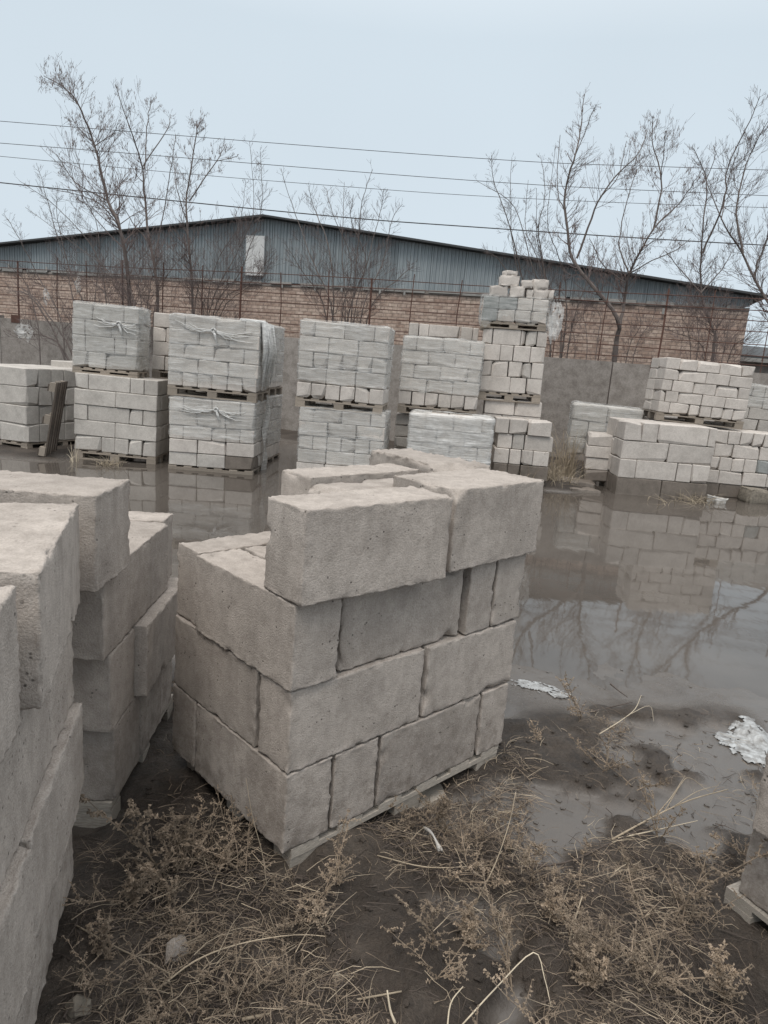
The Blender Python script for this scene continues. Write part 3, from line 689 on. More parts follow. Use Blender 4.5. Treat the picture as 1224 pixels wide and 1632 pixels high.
# local y must point left of the view: local x runs toward the camera, so left (west) is -y
for k, bl in enumerate(L1):
    x, y, z, w, d, hh = bl[:6]; o = bl[6] if len(bl) > 6 else {}
    me = rough_block(w-.004, d-.006, hh-.004, 300+k, rad=o.get('rad', .008)*.42, chip=o.get('chip', .6), st=.013)
    put('block', me, M_FG, e, loc=(x, y, z+.14), rot=(0, 0, o.get('rz', 0)))
pallet(e, 1.2, .8, 0, .137, M_WOODF, 0, -.86, 6)
# right edge stack
RB = [(-.035, .2, 0, .335, .6, h, {'rad': .008, 'chip': .15}), (.31, .2, 0, .6, .6, h), (0, -.02, 0, .6, .2, h), (-.13, .13, h, .43, .62, h, {'chip': .6, 'rad': .012}), (.36, .12, h, .3, .6, h)]
e = fg('part of a block stack on a pallet cut by the right edge of the view', (1.705, 1.376, 0), .49, RB, .9, .83, 400, px=-.05)

# ------------------------------------------------------------------ bare trees behind the wall
def catmull(P, k=5):
    P = [V(p) for p in P]; o = []; Q = [P[0]*2-P[1]] + P + [P[-1]*2-P[-2]]
    for i in range(1, len(Q)-2):
        for t in range(k):
            u = t/k; a, b_, c, d = Q[i-1], Q[i], Q[i+1], Q[i+2]
            o.append(.5*((2*b_) + (c-a)*u + (2*a-5*b_+4*c-d)*u*u + (3*b_-a-3*c+d)*u**3))
    o.append(P[-1]); return o
class Tree:
    def __init__(s, seed): s.r = random.Random(seed); s.tr = MB(); s.tw = MB(); s.sd = MB()
    def twig(s, p, d, ln, rad, depth, seeds):
        r = s.r; n = 5 if ln > .3 else 3; pts = [p]; q = p.copy(); dd = d.copy()
        bend = V((r.gauss(0, .06), r.gauss(0, .06), r.uniform(.06, .24)))
        for i in range(n):
            dd = (dd + bend + V((r.gauss(0, .08), r.gauss(0, .08), r.gauss(0, .06)))).normalized(); q = q + dd*(ln/n); pts.append(q.copy())
        s.tw.tube(pts, [max(.0022, rad*(1-.8*i/n)) for i in range(n+1)], 3, False)
        if seeds > 0 and depth <= 1:
            for i in range(1, n+1):
                if r.random() < seeds*.42:
                    for _ in range(r.randint(1, 2)):
                        a = pts[i]+V((r.gauss(0, .015), r.gauss(0, .015), 0)); l = r.uniform(.04, .10); w = r.uniform(.0035, .008)
                        sw = V((r.gauss(0, .25), r.gauss(0, .25), -1)).normalized()*l; m = len(s.sd.v)
                        b_ = V((r.uniform(-1, 1), r.uniform(-1, 1), 0)).normalized()*w
                        s.sd.v += [tuple(a), tuple(a+sw*.5+b_), tuple(a+sw), tuple(a+sw*.5-b_)]; s.sd.f.append((m, m+1, m+2, m+3))
        if depth > 0:
            k = r.randint(3, 5) if depth > 1 else r.randint(1, 3)
            for _ in range(k):
                i = r.randint(1, n-1) if n > 1 else 1; b0 = (pts[i]-pts[i-1]).normalized()
                pv = V((r.gauss(0, 1), r.gauss(0, 1), r.gauss(0, 1))); pv = (pv - b0*pv.dot(b0)).normalized()
                s.twig(pts[i], (b0*.8+pv*r.uniform(.4, .8)).normalized(), ln*r.uniform(.3, .62), rad*.55, depth-1, seeds)
    def stem(s, px, Y, r0, r1=.006, seeds=.0, dens=3.4, ln=.9, start=.2, dj=.35, ground=False, depth=2):
        r = s.r; yo = 0; P = []
        for k, (x, y) in enumerate(px):
            P.append(atY(x, y, Y+yo)); yo += r.uniform(-dj, dj)
        if ground:
            b0 = P[0].copy(); b0.z = -.05; b0 += V((r.uniform(-.05, .05), 0, 0)); P = [b0]+P
        C_ = catmull(P, 5); n = len(C_)-1
        L_ = sum((C_[i+1]-C_[i]).length for i in range(n))
        r0 *= .8; s.tr.tube([c+V((r.gauss(0, .008), r.gauss(0, .008), 0)) for c in C_], [r0+(r1-r0)*(i/n)**.75 for i in range(n+1)], 6 if r0 > .04 else 5, False)
        for _ in range(int(L_*dens*1.9)):
            u = start+(1-start)*r.random()**.9; i = min(n-1, int(u*n)); p = C_[i].lerp(C_[i+1], r.random()); d = (C_[i+1]-C_[i]).normalized()
            pv = V((r.gauss(0, 1), r.gauss(0, .8), r.gauss(0, .5))); pv = (pv-d*pv.dot(d)).normalized()
            l = ln*(1.35-u*1.02)*r.uniform(.45, 1.15)*(1.8 if r.random() < .16 and u < .55 else 1)
            s.twig(p, (d*.55+pv*r.uniform(.55, 1.)).normalized(), l, (r0+(r1-r0)*u**.7)*.36, (3 if l > 1.1 and depth > 1 else depth) if l > .35 else 1, seeds)
    def done(s, label, base, cat='tree', name='bare_tree'):
        e = tag(empty(name, Matrix.Translation(base)), label, cat, 'bare trees and bushes along the yard wall'); Mi_ = -V(base)
        for nm, mb, mt in (('trunk', s.tr, M_BARK), ('twigs', s.tw, M_TWIG), ('seed_clusters', s.sd, M_SEED)):
            if mb.f:
                mb.v = [tuple(V(v_)+Mi_) for v_ in mb.v]; o = put(nm, mb.mesh(nm), mt, e)
                if nm != 'trunk': o['kind'] = 'stuff'
        return e
def bp(x, y, Y): p_ = atY(x, y, Y); return V((p_.x, p_.y, 0))
T = Tree(1); T.stem([(206, 476), (192, 367), (172, 320), (151, 233), (125, 167), (106, 143), (71, 121)], 17.6, .075, seeds=.55, ln=1.05, dens=6, ground=True)
T.stem([(125, 167), (103, 140), (90, 117)], 17.6, .014, seeds=.5, ln=.35); T.stem([(192, 367), (165, 330), (130, 312), (75, 300)], 17.6, .02, seeds=.3, ln=.5)
T.stem([(151, 233), (180, 212), (188, 196)], 17.6, .016, seeds=.5, ln=.5, dens=5); T.stem([(172, 320), (120, 290), (90, 246)], 17.6, .02, seeds=.4, ln=.5)
T.done('tallest bare tree at left, leaning left with hanging seed clusters', bp(206, 476, 17.6))
T = Tree(2); T.stem([(251, 470), (235, 359), (227, 269), (208, 206), (184, 135)], 17.9, .06, seeds=.3, ln=.8, dens=4.5, ground=True)
T.stem([(231, 269), (235, 190), (245, 155)], 17.9, .02, seeds=.45, ln=.55, dens=5); T.stem([(227, 265), (267, 206), (271, 182)], 17.9, .02, seeds=.35, ln=.5, dens=4); T.stem([(240, 390), (205, 345), (190, 300)], 17.9, .018, seeds=.3, ln=.5)
T.stem([(245, 420), (262, 330), (274, 260), (280, 214)], 18, .022, seeds=.3, ln=.5, dens=5)
T.done('second bare tree from the left, forked into three upright leaders', bp(251, 470, 17.9))
T = Tree(3); T.stem([(308, 492), (298, 355), (300, 296), (314, 210), (312, 198)], 17.5, .05, seeds=.55, ln=.7, dens=5.5, ground=True)
T.stem([(302, 320), (345, 257), (361, 229)], 17.5, .022, seeds=.5, ln=.55, dens=5.5); T.stem([(300, 360), (282, 300), (276, 250)], 17.5, .018, seeds=.4, ln=.5, dens=5); T.stem([(345, 257), (375, 250), (380, 246)], 17.5, .01, seeds=.4, ln=.3)
T.done('third bare tree from the left, with a long limb reaching right over the roof ridge', bp(308, 492, 17.5))
def bush(seed, stems, Y, label, r0=.024, seeds=.0, ln=.6, dens=3.4, name='bare_bush', cat='bush', depth=2):
    T = Tree(seed)
    for st in stems: T.stem(st, Y+T.r.uniform(-.3, .3), r0*T.r.uniform(.75, 1.2), .004, seeds, dens, ln, .15, .25, True, depth)
    return T.done(label, bp(*stems[0][0], Y), cat, name)
bush(11, [[(120, 520), (106, 429), (75, 320), (61, 265)], [(150, 500), (157, 370), (114, 284), (67, 237)], [(170, 490), (150, 400), (90, 330), (31, 288)], [(100, 520), (60, 440), (25, 370), (5, 340)], [(140, 510), (110, 430), (92, 350), (91, 300)], [(60, 520), (40, 450), (10, 420)], [(210, 500), (180, 440), (120, 390), (40, 330)]], 17.2,
     'sprawling bare bush fanning out at the far left above the wall', dens=4)
bush(12, [[(225, 500), (215, 430), (190, 380)], [(235, 500), (245, 430), (262, 395)], [(200, 505), (180, 450), (160, 420)], [(245, 505), (265, 440), (300, 400)], [(215, 505), (205, 440), (235, 400), (240, 370)], [(180, 505), (150, 450), (110, 440)]], 17.0,
     'dense thicket of thin twigs at the feet of the left trees', dens=7, ln=.75, seeds=.05)
bush(13, [[(333, 500), (376, 406), (404, 335), (398, 225)], [(340, 500), (385, 430), (416, 331), (414, 241)], [(330, 500), (345, 420), (380, 360), (392, 290)], [(310, 500), (318, 430), (290, 350)], [(345, 500), (400, 450), (440, 400)], [(325, 500), (300, 440), (260, 400)], [(350, 505), (420, 440), (432, 380)]], 17.3,
     'bare bush in front of the white hatch with two thin tall shoots', dens=5.5, ln=.7)
bush(14, [[(530, 507), (500, 420), (470, 340), (447, 268)], [(532, 507), (525, 400), (500, 330), (492, 300)], [(560, 507), (570, 400), (575, 330), (594, 270)], [(575, 507), (610, 420), (625, 350), (642, 325)], [(550, 507), (545, 400), (550, 290)], [(585, 507), (640, 440), (662, 424)], [(545, 507), (560, 420), (530, 340), (520, 300)], [(520, 507), (480, 430), (450, 380)], [(565, 507), (590, 400), (608, 330), (612, 300)], [(555, 507), (583, 420), (560, 350), (563, 310)]], 16.9,
     'fan-shaped bare bush in the centre between the wrapped stacks and the warehouse', r0=.028, ln=.6, dens=3.4)
T = Tree(21); T.stem([(979, 562), (983, 506), (928, 436), (909, 400), (901, 306), (917, 248), (926, 200), (930, 150)], 16.2, .08, seeds=.12, ln=.8, dens=5, start=.3, ground=True)
T.stem([(920, 412), (948, 334), (979, 283), (1018, 244), (1032, 208)], 16.2, .034, seeds=.15, ln=.8, dens=4.5); T.stem([(901, 340), (888, 300), (893, 215)], 16.2, .018, seeds=.1, ln=.4); T.stem([(917, 248), (938, 196), (950, 166)], 16.2, .012, seeds=.1, ln=.3)
T.stem([(960, 310), (985, 280), (998, 225)], 16.2, .014, seeds=.1, ln=.4)
T.done('bare tree right of the tall tower, its trunk bent left and tall leader', bp(979, 562, 16.2))
T = Tree(22); T.stem([(981, 562), (995, 483), (1003, 436), (1042, 365), (1081, 326), (1113, 279)], 16.4, .07, seeds=.45, ln=.9, dens=6, ground=True, start=.3)
T.stem([(1042, 365), (1054, 287), (1040, 228), (1041, 185)], 16.4, .03, seeds=.55, ln=.7, dens=6); T.stem([(1003, 436), (987, 385), (1003, 306), (1015, 271)], 16.4, .024, seeds=.35, ln=.55, dens=5)
T.stem([(1054, 287), (1058, 240), (1060, 208)], 16.4, .012, seeds=.5, ln=.4, dens=5); T.stem([(1003, 436), (1040, 415), (1075, 400), (1100, 380)], 16.4, .02, seeds=.5, ln=.5, dens=5); T.stem([(995, 450), (960, 420), (940, 380)], 16.4, .02, seeds=.4, ln=.55, dens=5)
T.done('wide bare tree sharing the root with the bent one, full of seed clusters', bp(981, 562, 16.4))
bush(23, [[(840, 520), (830, 432), (811, 357), (787, 287), (783, 248)], [(835, 520), (815, 370), (815, 252)], [(865, 520), (862, 428), (838, 365), (842, 287)], [(870, 520), (866, 428), (858, 365), (869, 306), (862, 248)], [(900, 530), (901, 452), (889, 405), (873, 350), (885, 232)], [(850, 520), (800, 420), (772, 400)], [(880, 520), (850, 430), (820, 330), (760, 288)], [(895, 530), (870, 440), (856, 380), (855, 300)], [(910, 530), (935, 450), (950, 380)]], 16.6,
     'slender many-stemmed bare bush directly behind the tall tower', r0=.03, ln=.55, dens=3.6)
T = Tree(24); T.stem([(1136, 565), (1136, 522), (1117, 467), (1120, 365), (1126, 287), (1105, 236)], 16.0, .055, seeds=.15, ln=.7, dens=7, ground=True, start=.25)
T.stem([(1120, 404), (1152, 326), (1160, 267), (1195, 193), (1211, 154)], 16.0, .03, seeds=.15, ln=.7, dens=5.5); T.stem([(1126, 287), (1140, 250), (1137, 232)], 16, .012, ln=.4, seeds=.1); T.stem([(1117, 467), (1085, 430), (1060, 400)], 16, .02, ln=.6, dens=7); T.stem([(1117, 467), (1150, 430), (1170, 395)], 16, .02, ln=.6, dens=7)
T.done('bare twiggy tree before the right end of the warehouse', bp(1136, 565, 16.0))
T = Tree(25); T.stem([(1300, 580), (1254, 522), (1215, 467), (1183, 404), (1152, 353), (1120, 275)], 15.4, .075, seeds=.1, ln=.9, dens=5.5, ground=True, start=.3)
T.stem([(1183, 404), (1175, 326), (1195, 248), (1224, 193)], 15.4, .034, seeds=.1, ln=.8, dens=6); T.stem([(1200, 440), (1222, 380), (1235, 300)], 15.4, .03, ln=.8, dens=7); T.stem([(1150, 350), (1160, 290), (1178, 235)], 15.4, .015, ln=.5, dens=6)
T.done('bare tree leaning in from the right edge of the view', bp(1300, 580, 15.4))
bush(26, [[(1100, 570), (1085, 500), (1060, 470)], [(1110, 570), (1110, 500), (1095, 450)], [(1150, 575), (1165, 510), (1190, 480)], [(1140, 575), (1145, 500), (1160, 460)], [(1125, 570), (1075, 530), (1030, 520)], [(1160, 575), (1185, 540), (1215, 515)]], 15.8,
     'low tangled twigs at the foot of the right-hand trees', dens=8, ln=.6, r0=.018)
bush(27, [[(935, 560), (930, 500), (945, 470)], [(950, 562), (955, 500), (925, 480)], [(915, 560), (910, 520), (925, 490)], [(1010, 565), (1040, 510), (1050, 470)], [(1000, 565), (1020, 520), (1015, 480)]], 15.9,
     'thin undergrowth behind the fence left and right of the forked trunk', dens=5, ln=.5, r0=.016)
T = Tree(28)
for st in ([(125, 590), (105, 545), (60, 480), (20, 450)], [(118, 592), (95, 550), (70, 535), (45, 531), (30, 520)], [(112, 592), (80, 520), (45, 470), (10, 465)]): T.stem(st, 13.2, .03, .005, 0, 4, .6, .2, .2, False)
T.stem([(122, 720), (125, 650), (122, 590)], 13.2, .034, .03, 0, .1, .2)
T.done('bare sapling in front of the yard wall at far left, branches spreading left', bp(122, 590, 13.2))
# ------------------------------------------------------------------ overhead wires
for lab, pts, Y, r0 in (('topmost overhead wire crossing the sky', [(-700, 135), (0, 193), (744, 251), (1097, 267), (1900, 290)], 30, .012), ('second overhead wire from the top', [(-700, 175), (0, 228), (744, 287), (1136, 308), (1900, 340)], 30, .012),
        ('third overhead wire from the top, thin', [(-700, 180), (0, 249), (480, 292), (964, 322), (1900, 350)], 30, .010), ('lowest and thickest overhead wire just above the roof', [(-700, 215), (0, 291), (480, 340), (744, 361), (1224, 391), (1900, 420)], 22, .016)):
    b = MB(); b.tube(catmull([atY(x, y, Y) for x, y in pts], 8), r0, 4); tag(put('overhead_wire', b.mesh('overhead_wire'), M_WIRE), lab, 'wire', 'overhead wires')
# ------------------------------------------------------------------ foreground weeds and litter
RX = random.Random(77)
def inside_stack(x, y, m=.0):
    for (ox, oy, a, w, d) in ((-.2526, 2.0648, .7654, 1.23, .82), (-.90, 2.27, .04, .02, .86), (1.705, 1.376, .49, .9, .8)):
        dx_, dy_ = x-ox, y-oy; u = dx_*math.cos(a)+dy_*math.sin(a); v_ = -dx_*math.sin(a)+dy_*math.cos(a)
        lo = -.8 if w < .1 else 0
        if lo-m < u < w+m and -m < v_ < d+m: return True
    # nearest stack: everything left of its east face
    return x < -.865+.258*(1.9-y)+m and y < 2.27
def bank(x, y):
    """weed cover 0..1"""
    n = fbm(x*.9, y*.9, 3.1, 3); shore = 3.3+.35*n
    c = 1-sstep(shore-.3, shore+.2, y); k = fbm(x*1.7+4, y*1.7, 2.2, 4)
    return c*(.05+.95*sstep(-.12, .30, k+.12*(1-sstep(1.3, 2.2, y))))
def blade_mesh(n, seed, lmin, lmax, wmul, lift, clump=0):
    r = random.Random(seed); b = MB(); cnt = 0; tries = 0
    while cnt < n and tries < n*6:
        tries += 1; x = r.uniform(-1.3, 2.3); y = 1.15+2.7*r.random()**1.25
        if inside_stack(x, y, .01) or r.random() > bank(x, y): continue
        cnt += 1; k = 1+int(clump*r.random())
        for _ in range(k):
            a = fbm(x*1.3, y*1.3, 5, 2)*4+r.gauss(0, 1.5); l = r.uniform(lmin, lmax); z = ground_h(x, y)+r.uniform(-.004, .012+lift*r.random())
            el_ = r.uniform(-.1, .25+lift*8*r.random()); w = wmul*r.uniform(.6, 1.5); p = V((x+r.gauss(0, .012), y+r.gauss(0, .012), z)); pts = []
            for t in range(4):
                pts.append(p.copy()); p = p+V((math.cos(a)*math.cos(el_), math.sin(a)*math.cos(el_), math.sin(el_)))*(l/3); a += r.gauss(0, .35); el_ -= r.uniform(0, .35)
                g = z-.01
                if p.z < g: p.z = g
            s0 = len(b.v)
            for t, q in enumerate(pts):
                ww = w*(1-.25*t); b.v += [(q.x-math.sin(a)*ww, q.y+math.cos(a)*ww, q.z+.0008), (q.x+math.sin(a)*ww, q.y-math.cos(a)*ww, q.z), (q.x, q.y, q.z+ww*1.3)]
            for t in range(3):
                i = s0+t*3
                for c_ in range(3): b.f.append((i+c_, i+(c_+1) % 3, i+3+(c_+1) % 3, i+3+c_))
    return b
stuff(tag(put('dead_grass', blade_mesh(4600, 1, .03, .12, .0010, .035, 3).mesh('dead_grass'), M_WEED), 'flattened brown dead grass and stems matted over the mud', 'grass'))
stuff(tag(put('straw_litter', blade_mesh(1300, 2, .03, .15, .0011, .06).mesh('straw_litter'), M_STRAW), 'pale broken straw scattered over the muddy bank', 'straw'))
stuff(tag(put('dark_litter', blade_mesh(6000, 3, .03, .12, .0018, .012).mesh('dark_litter'), M_DSTK), 'dark rotting plant litter pressed into the mud', 'litter'))
# clods
b = MB(); rr = random.Random(31)
for _ in range(1500):
    x = rr.uniform(-1.2, 2.3); y = rr.uniform(1.2, 5.2)
    if inside_stack(x, y, .01): continue
    if y > 3.4 and rr.random() > .35*sstep(.4, .9, x): continue
    s0 = rr.uniform(.003, .014)*(1 if y < 3.4 else .8); z = ground_h(x, y)
    if z < -.02: continue
    v = []
    for (a_, c_) in ((0, .4), (0, -.35)):
        for k in range(5): t = k*1.2566+rr.uniform(-.3, .3); v.append((x+math.cos(t)*s0*rr.uniform(.7, 1.2)*(1 if c_ > 0 else 1.2), y+math.sin(t)*s0*rr.uniform(.7, 1.2), z+s0*c_))
    b.add(v, [(0, 1, 2, 3, 4)]+[(k+5, (k+1) % 5+5, (k+1) % 5, k) for k in range(5)])
stuff(tag(put('mud_clods', b.mesh('mud_clods'), M_MUD), 'small clods and crumbs of mud on the bank and the silt flat', 'mud'))
def weed_mesh(seed, hgt, spread, nst, leafy):
    r = random.Random(seed); st = MB(); lf = MB()
    def leaf(p, s):
        a = r.uniform(0, 6.28); e_ = r.uniform(-.9, .5); d = V((math.cos(a)*math.cos(e_), math.sin(a)*math.cos(e_), math.sin(e_))); n_ = d.cross(V((r.gauss(0, 1), r.gauss(0, 1), r.gauss(0, 1)))).normalized()
        w = n_*s*.33; up_ = d.cross(n_)*s*.35; m = len(lf.v)
        lf.v += [tuple(p), tuple(p+d*s*.5+w+up_), tuple(p+d*s*.5-w+up_), tuple(p+d*s+up_*r.uniform(-1, .4))]; lf.f += [(m, m+1, m+3), (m, m+3, m+2)]
    def br(p, d, l, rad, dep):
        n = 6 if dep else 4; pts = [p]; q = p.copy()
        for i in range(n):
            d = (d+V((r.gauss(0, .13), r.gauss(0, .13), r.gauss(0, .1)-.03*(dep == 0)))).normalized(); q = q+d*l/n; pts.append(q.copy())
        st.tube(pts, [max(.0007, rad*(1-.6*i/n)) for i in range(n+1)], 4, False)
        for i in range(1, n+1):
            for _ in range(int(leafy*(3 if dep == 0 else 1)*r.uniform(.5, 1.5))):
                leaf(pts[i-1].lerp(pts[i], r.random()), r.uniform(.005, .013))
            if dep:
                for _ in range(2 if r.random() < .8 else 1):
                    a = r.uniform(0, 6.28); pv = V((math.cos(a), math.sin(a), r.uniform(.1, .8)))
                    br(pts[i], (pv+d*.4).normalized(), l*r.uniform(.22, .42)*(1.15-i/n*.6), rad*.55, dep-1)
    for k in range(nst):
        a = r.uniform(0, 6.28); br(V((r.gauss(0, .012), r.gauss(0, .012), -.01)), V((math.cos(a)*spread, math.sin(a)*spread, 1)).normalized(), hgt*r.uniform(.6, 1.1), .0026, 1 if hgt < .25 else 1)
    return st.mesh('stems'), lf.mesh('curled_leaves')
WM = [weed_mesh(900+i, .34-.03*(i % 4), (.25, .5, .9, .4, .7, 1.1)[i % 6], 2+i % 2, (2.2, 1.2, 1.6, 2.6, .8, 1.8)[i % 6]) for i in range(9)]
for s_, l_ in WM: s_.materials.append(M_WEED); l_.materials.append(M_WEED)
def weed(x, y, k, sc, rz, label, group=None):
    e = tag(empty('dry_weed', Matrix.Translation((x, y, ground_h(x, y))) @ Matrix.Rotation(rz, 4, 'Z') @ Matrix.Scale(sc, 4)), label, 'weed', group)
    put('stems', WM[k][0], None, e); put('curled_leaves', WM[k][1], None, e)
def zone(x, y):
    if x < -.1: return 'between the left stacks and the big stack' if y > 1.75 else 'at the bottom left beside the nearest stack'
    if y > 2.5: return 'by the edge of the silt flat right of the big stack'
    if x > .75: return 'near the bottom right pallet' if y < 2.5 else 'at right'
    return 'below the right face of the big stack' if y > 1.75 else 'along the bottom edge in the middle'
tall = [((245, 1400), 0, 1.35, 'tallest dry bushy weed standing between the two left stacks and the big stack'), ((290, 1395), 3, 1.15, 'dry weed just right of the tallest one, against the big stack'), ((215, 1440), 2, 1.0, 'dry spreading weed left of the tallest, beside the nearest stack'),
 ((385, 1400), 1, .8, 'small dry weed below the front corner of the big stack, left side'), ((330, 1560), 4, .7, 'small dry weed beside the pale stone'), ((755, 1500), 3, .95, 'leafy tan weed right of bottom centre'), ((815, 1560), 0, 1.0, 'tan weed in front of the leafy one at bottom centre'),
 ((935, 1590), 3, .95, 'pale bushy weed at the bottom, left of the cut stalk'), ((1080, 1480), 0, 1.25, 'tall tan weed near the pallet at right'), ((1040, 1560), 5, 1.1, 'wide tan weed low at right'), ((1150, 1600), 3, 1.0, 'weed in the bottom right corner'),
 ((690, 1560), 5, .7, 'low weed left of the bent straw'), ((1015, 1250), 2, .8, 'brown weed at the edge of the silt flat'), ((860, 1190), 4, .8, 'brown tuft right of the big stack pallet'), ((960, 1230), 5, .75, 'brown matted weed between the tuft and the silt edge')]
for (q, k, sc, lab) in tall:
    p_ = atZ(*q, .05); weed(p_.x, p_.y, k, sc, RX.uniform(0, 6), lab)
cnt = 0; wl = {}
while cnt < 95:
    x = RX.uniform(-1., 2.2); y = RX.uniform(1.2, 3.5)
    if inside_stack(x, y, .03) or RX.random() > bank(x, y): continue
    cnt += 1; weed(x, y, RX.choice((1, 2, 4, 5, 7, 8, 0, 3)), RX.uniform(.3, .95), RX.uniform(0, 6), 'low dry brown weed '+zone(x, y), 'low dry weeds on the muddy bank '+zone(x, y))
def stalk(lab, pts, r0, mat, forks=()):
    """px polyline with heights above the ground"""
    P = []
    for (x, y, z) in pts: q = atZ(x, y, .045+z); q.z = max(ground_h(q.x, q.y)+.006, .045+z-0.0) if z < .02 else .045+z; P.append(q)
    b = MB(); c_ = catmull(P, 4); b.tube(c_, [r0*(1-.5*i/(len(c_)-1)) for i in range(len(c_))], 6)
    for (a, *r_) in forks:
        P2 = [c_[a]]+[atZ(x, y, .045+z) for (x, y, z) in r_]; c2 = catmull(P2, 4); b.tube(c2, [r0*.55*(1-.6*i/(len(c2)-1)) for i in range(len(c2))], 5)
    return tag(put('dry_stalk', b.mesh('dry_stalk', True), mat), lab, 'stalk', 'dry stalks lying on the bank')
stalk('thick forked straw stalk lying at right, tips fanned toward the ice', [(975, 1338, .01), (1045, 1300, .03), (1100, 1275, .05), (1160, 1258, .05)], .0042, M_STRAW, ((4, (1070, 1270, .09), (1092, 1236, .12)), (6, (1110, 1262, .08), (1145, 1252, .09)), (5, (1085, 1250, .1), (1100, 1240, .12), (1130, 1262, .1))))
stalk('straight pale stalk just below the forked straw stalk', [(985, 1336, .01), (1050, 1322, .03), (1112, 1308, .04)], .003, M_STRAWP)
stalk('thin upright stalk leaning in front of the big stack', [(758, 1440, .0), (790, 1375, .12), (812, 1310, .24), (822, 1262, .33)], .0024, M_STRAW)
stalk('short thick straw stalk standing in the mud, right of centre', [(903, 1530, .0), (912, 1480, .06), (928, 1428, .12)], .0034, M_STRAW)
stalk('bent pale straw arching at the bottom centre', [(735, 1640, .0), (790, 1575, .07), (850, 1518, .13), (868, 1560, .08), (876, 1620, .01)], .0024, M_STRAWP)
stalk('thick broken stub of straw at the bottom right', [(1012, 1612, .0), (1032, 1570, .04), (1050, 1538, .08)], .0045, M_STRAW)
stalk('pale cut stub in the bottom edge, left of the bent straw', [(628, 1650, .0), (622, 1610, .06), (617, 1578, .1)], .0045, M_STRAWP)
stalk('thin forked pale stem at the bottom, right of the cut stub', [(712, 1650, .0), (718, 1600, .05), (738, 1572, .08)], .0028, M_STRAWP)
stalk('thick brown stalk lying along the bottom edge', [(385, 1632, .01), (450, 1612, .02), (540, 1598, .02), (640, 1580, .03)], .005, M_STRAW)
stalk('long thin brown stalk crossing the mud beside the nearest stack', [(120, 1482, .01), (190, 1512, .03), (240, 1535, .03), (272, 1553, .02)], .0028, M_STRAW)
stalk('pale stalk crossing beside the white stone', [(250, 1578, .01), (310, 1532, .03), (380, 1505, .03), (470, 1490, .03), (545, 1495, .02)], .0028, M_STRAW)
stalk('tall thin stalk with white fluff in front of the big stack left face', [(425, 1420, .0), (418, 1360, .1), (402, 1300, .22), (392, 1240, .32)], .0016, M_STRAW)
stalk('broken reed with white tip at the edge of the silt', [(955, 1170, .01), (990, 1148, .03), (1012, 1130, .05), (1022, 1108, .09)], .003, M_STRAWP, ((6, (1035, 1125, .04), (1042, 1150, .01)),))
stalk('dark stick lying on the silt flat, parallel to the shore', [(940, 1135, 0), (975, 1127, .005), (1008, 1119, .005)], .0045, M_DSTK)
stalk('short dark twig on the silt flat', [(973, 1090, 0), (985, 1100, .004), (1000, 1111, .003)], .005, M_DSTK)
stalk('long dark stem lying in the mud at right', [(800, 1392, .0), (900, 1375, .01), (980, 1340, .02), (1045, 1312, .01)], .004, M_DSTK)
stalk('dark stem slanting toward the bottom right', [(865, 1395, .0), (905, 1440, .02), (960, 1500, .01), (1030, 1580, .02)], .0036, M_DSTK)
stalk('pale thin stalk lying low in front of the big stack', [(600, 1375, .01), (680, 1382, .02), (760, 1380, .02), (860, 1372, .01)], .0024, M_STRAW)
# stones and rubble
def stone(name, lab, px, size, hgt, seed, mat, cat='stone', rz=.3, z=.03):
    p_ = atZ(*px, z); rs = random.Random(seed); cu = []
    for k in range(6):
        a = k*1.05+rs.uniform(-.3, .3); nrm = V((math.cos(a), math.sin(a), rs.uniform(.2, 1.1))).normalized()
        ctr = V((size[0]/2, size[1]/2, hgt/2)); cu.append((tuple(ctr+nrm*min(size)*rs.uniform(.24, .42)), nrm))
    me = rough_block(size[0], size[1], hgt, seed, st=size[0]/14, rad=.3*hgt, chip=.8, amp=min(size)*8)
    for vt in me.vertices:
        for cp, cn in cu:
            dd = (vt.co-V(cp)).dot(cn)
            if dd > 0: vt.co -= cn*dd
    me.polygons.foreach_set('use_smooth', [False]*len(me.polygons))
    return tag(put(name, me, mat, loc=(p_.x-size[0]/2, p_.y-size[1]/2, ground_h(p_.x, p_.y)-.008), rot=(.12, -.1, rz)), lab, cat)
stone('stone', 'pale cracked stone lying in the mud at left', (288, 1532), (.095, .07), .05, 71, M_FG, rz=.5)
stone('stone', 'rounded tan stone in the bottom left corner', (130, 1625), (.07, .06), .035, 72, M_STONE)
stone('stone', 'small dark stone among straw below the big stack', (540, 1565), (.045, .04), .03, 73, M_STONE)
stone('broken_piece', 'small pale lump of concrete at the bottom edge, right of centre', (820, 1650), (.10, .05), .04, 74, M_BLUE, 'rubble')
stone('brick_piece', 'orange piece of brick on the mud near the far left stack', (53, 738), (.16, .12), .08, 75, M_BRK, 'brick', z=.03)
b = MB(); P = [atZ(675, 1318, .06), atZ(688, 1328, .09), atZ(697, 1345, .08), atZ(704, 1362, .05)]
b.tube(catmull(P, 4), [.004, .006, .007, .006, .005, .004, .004, .005, .006, .009, .011, .010, .004], 7); tag(put('plastic_scrap', b.mesh('plastic_scrap', True), M_PALE), 'pale curved scrap lying below the right face of the big stack', 'scrap')
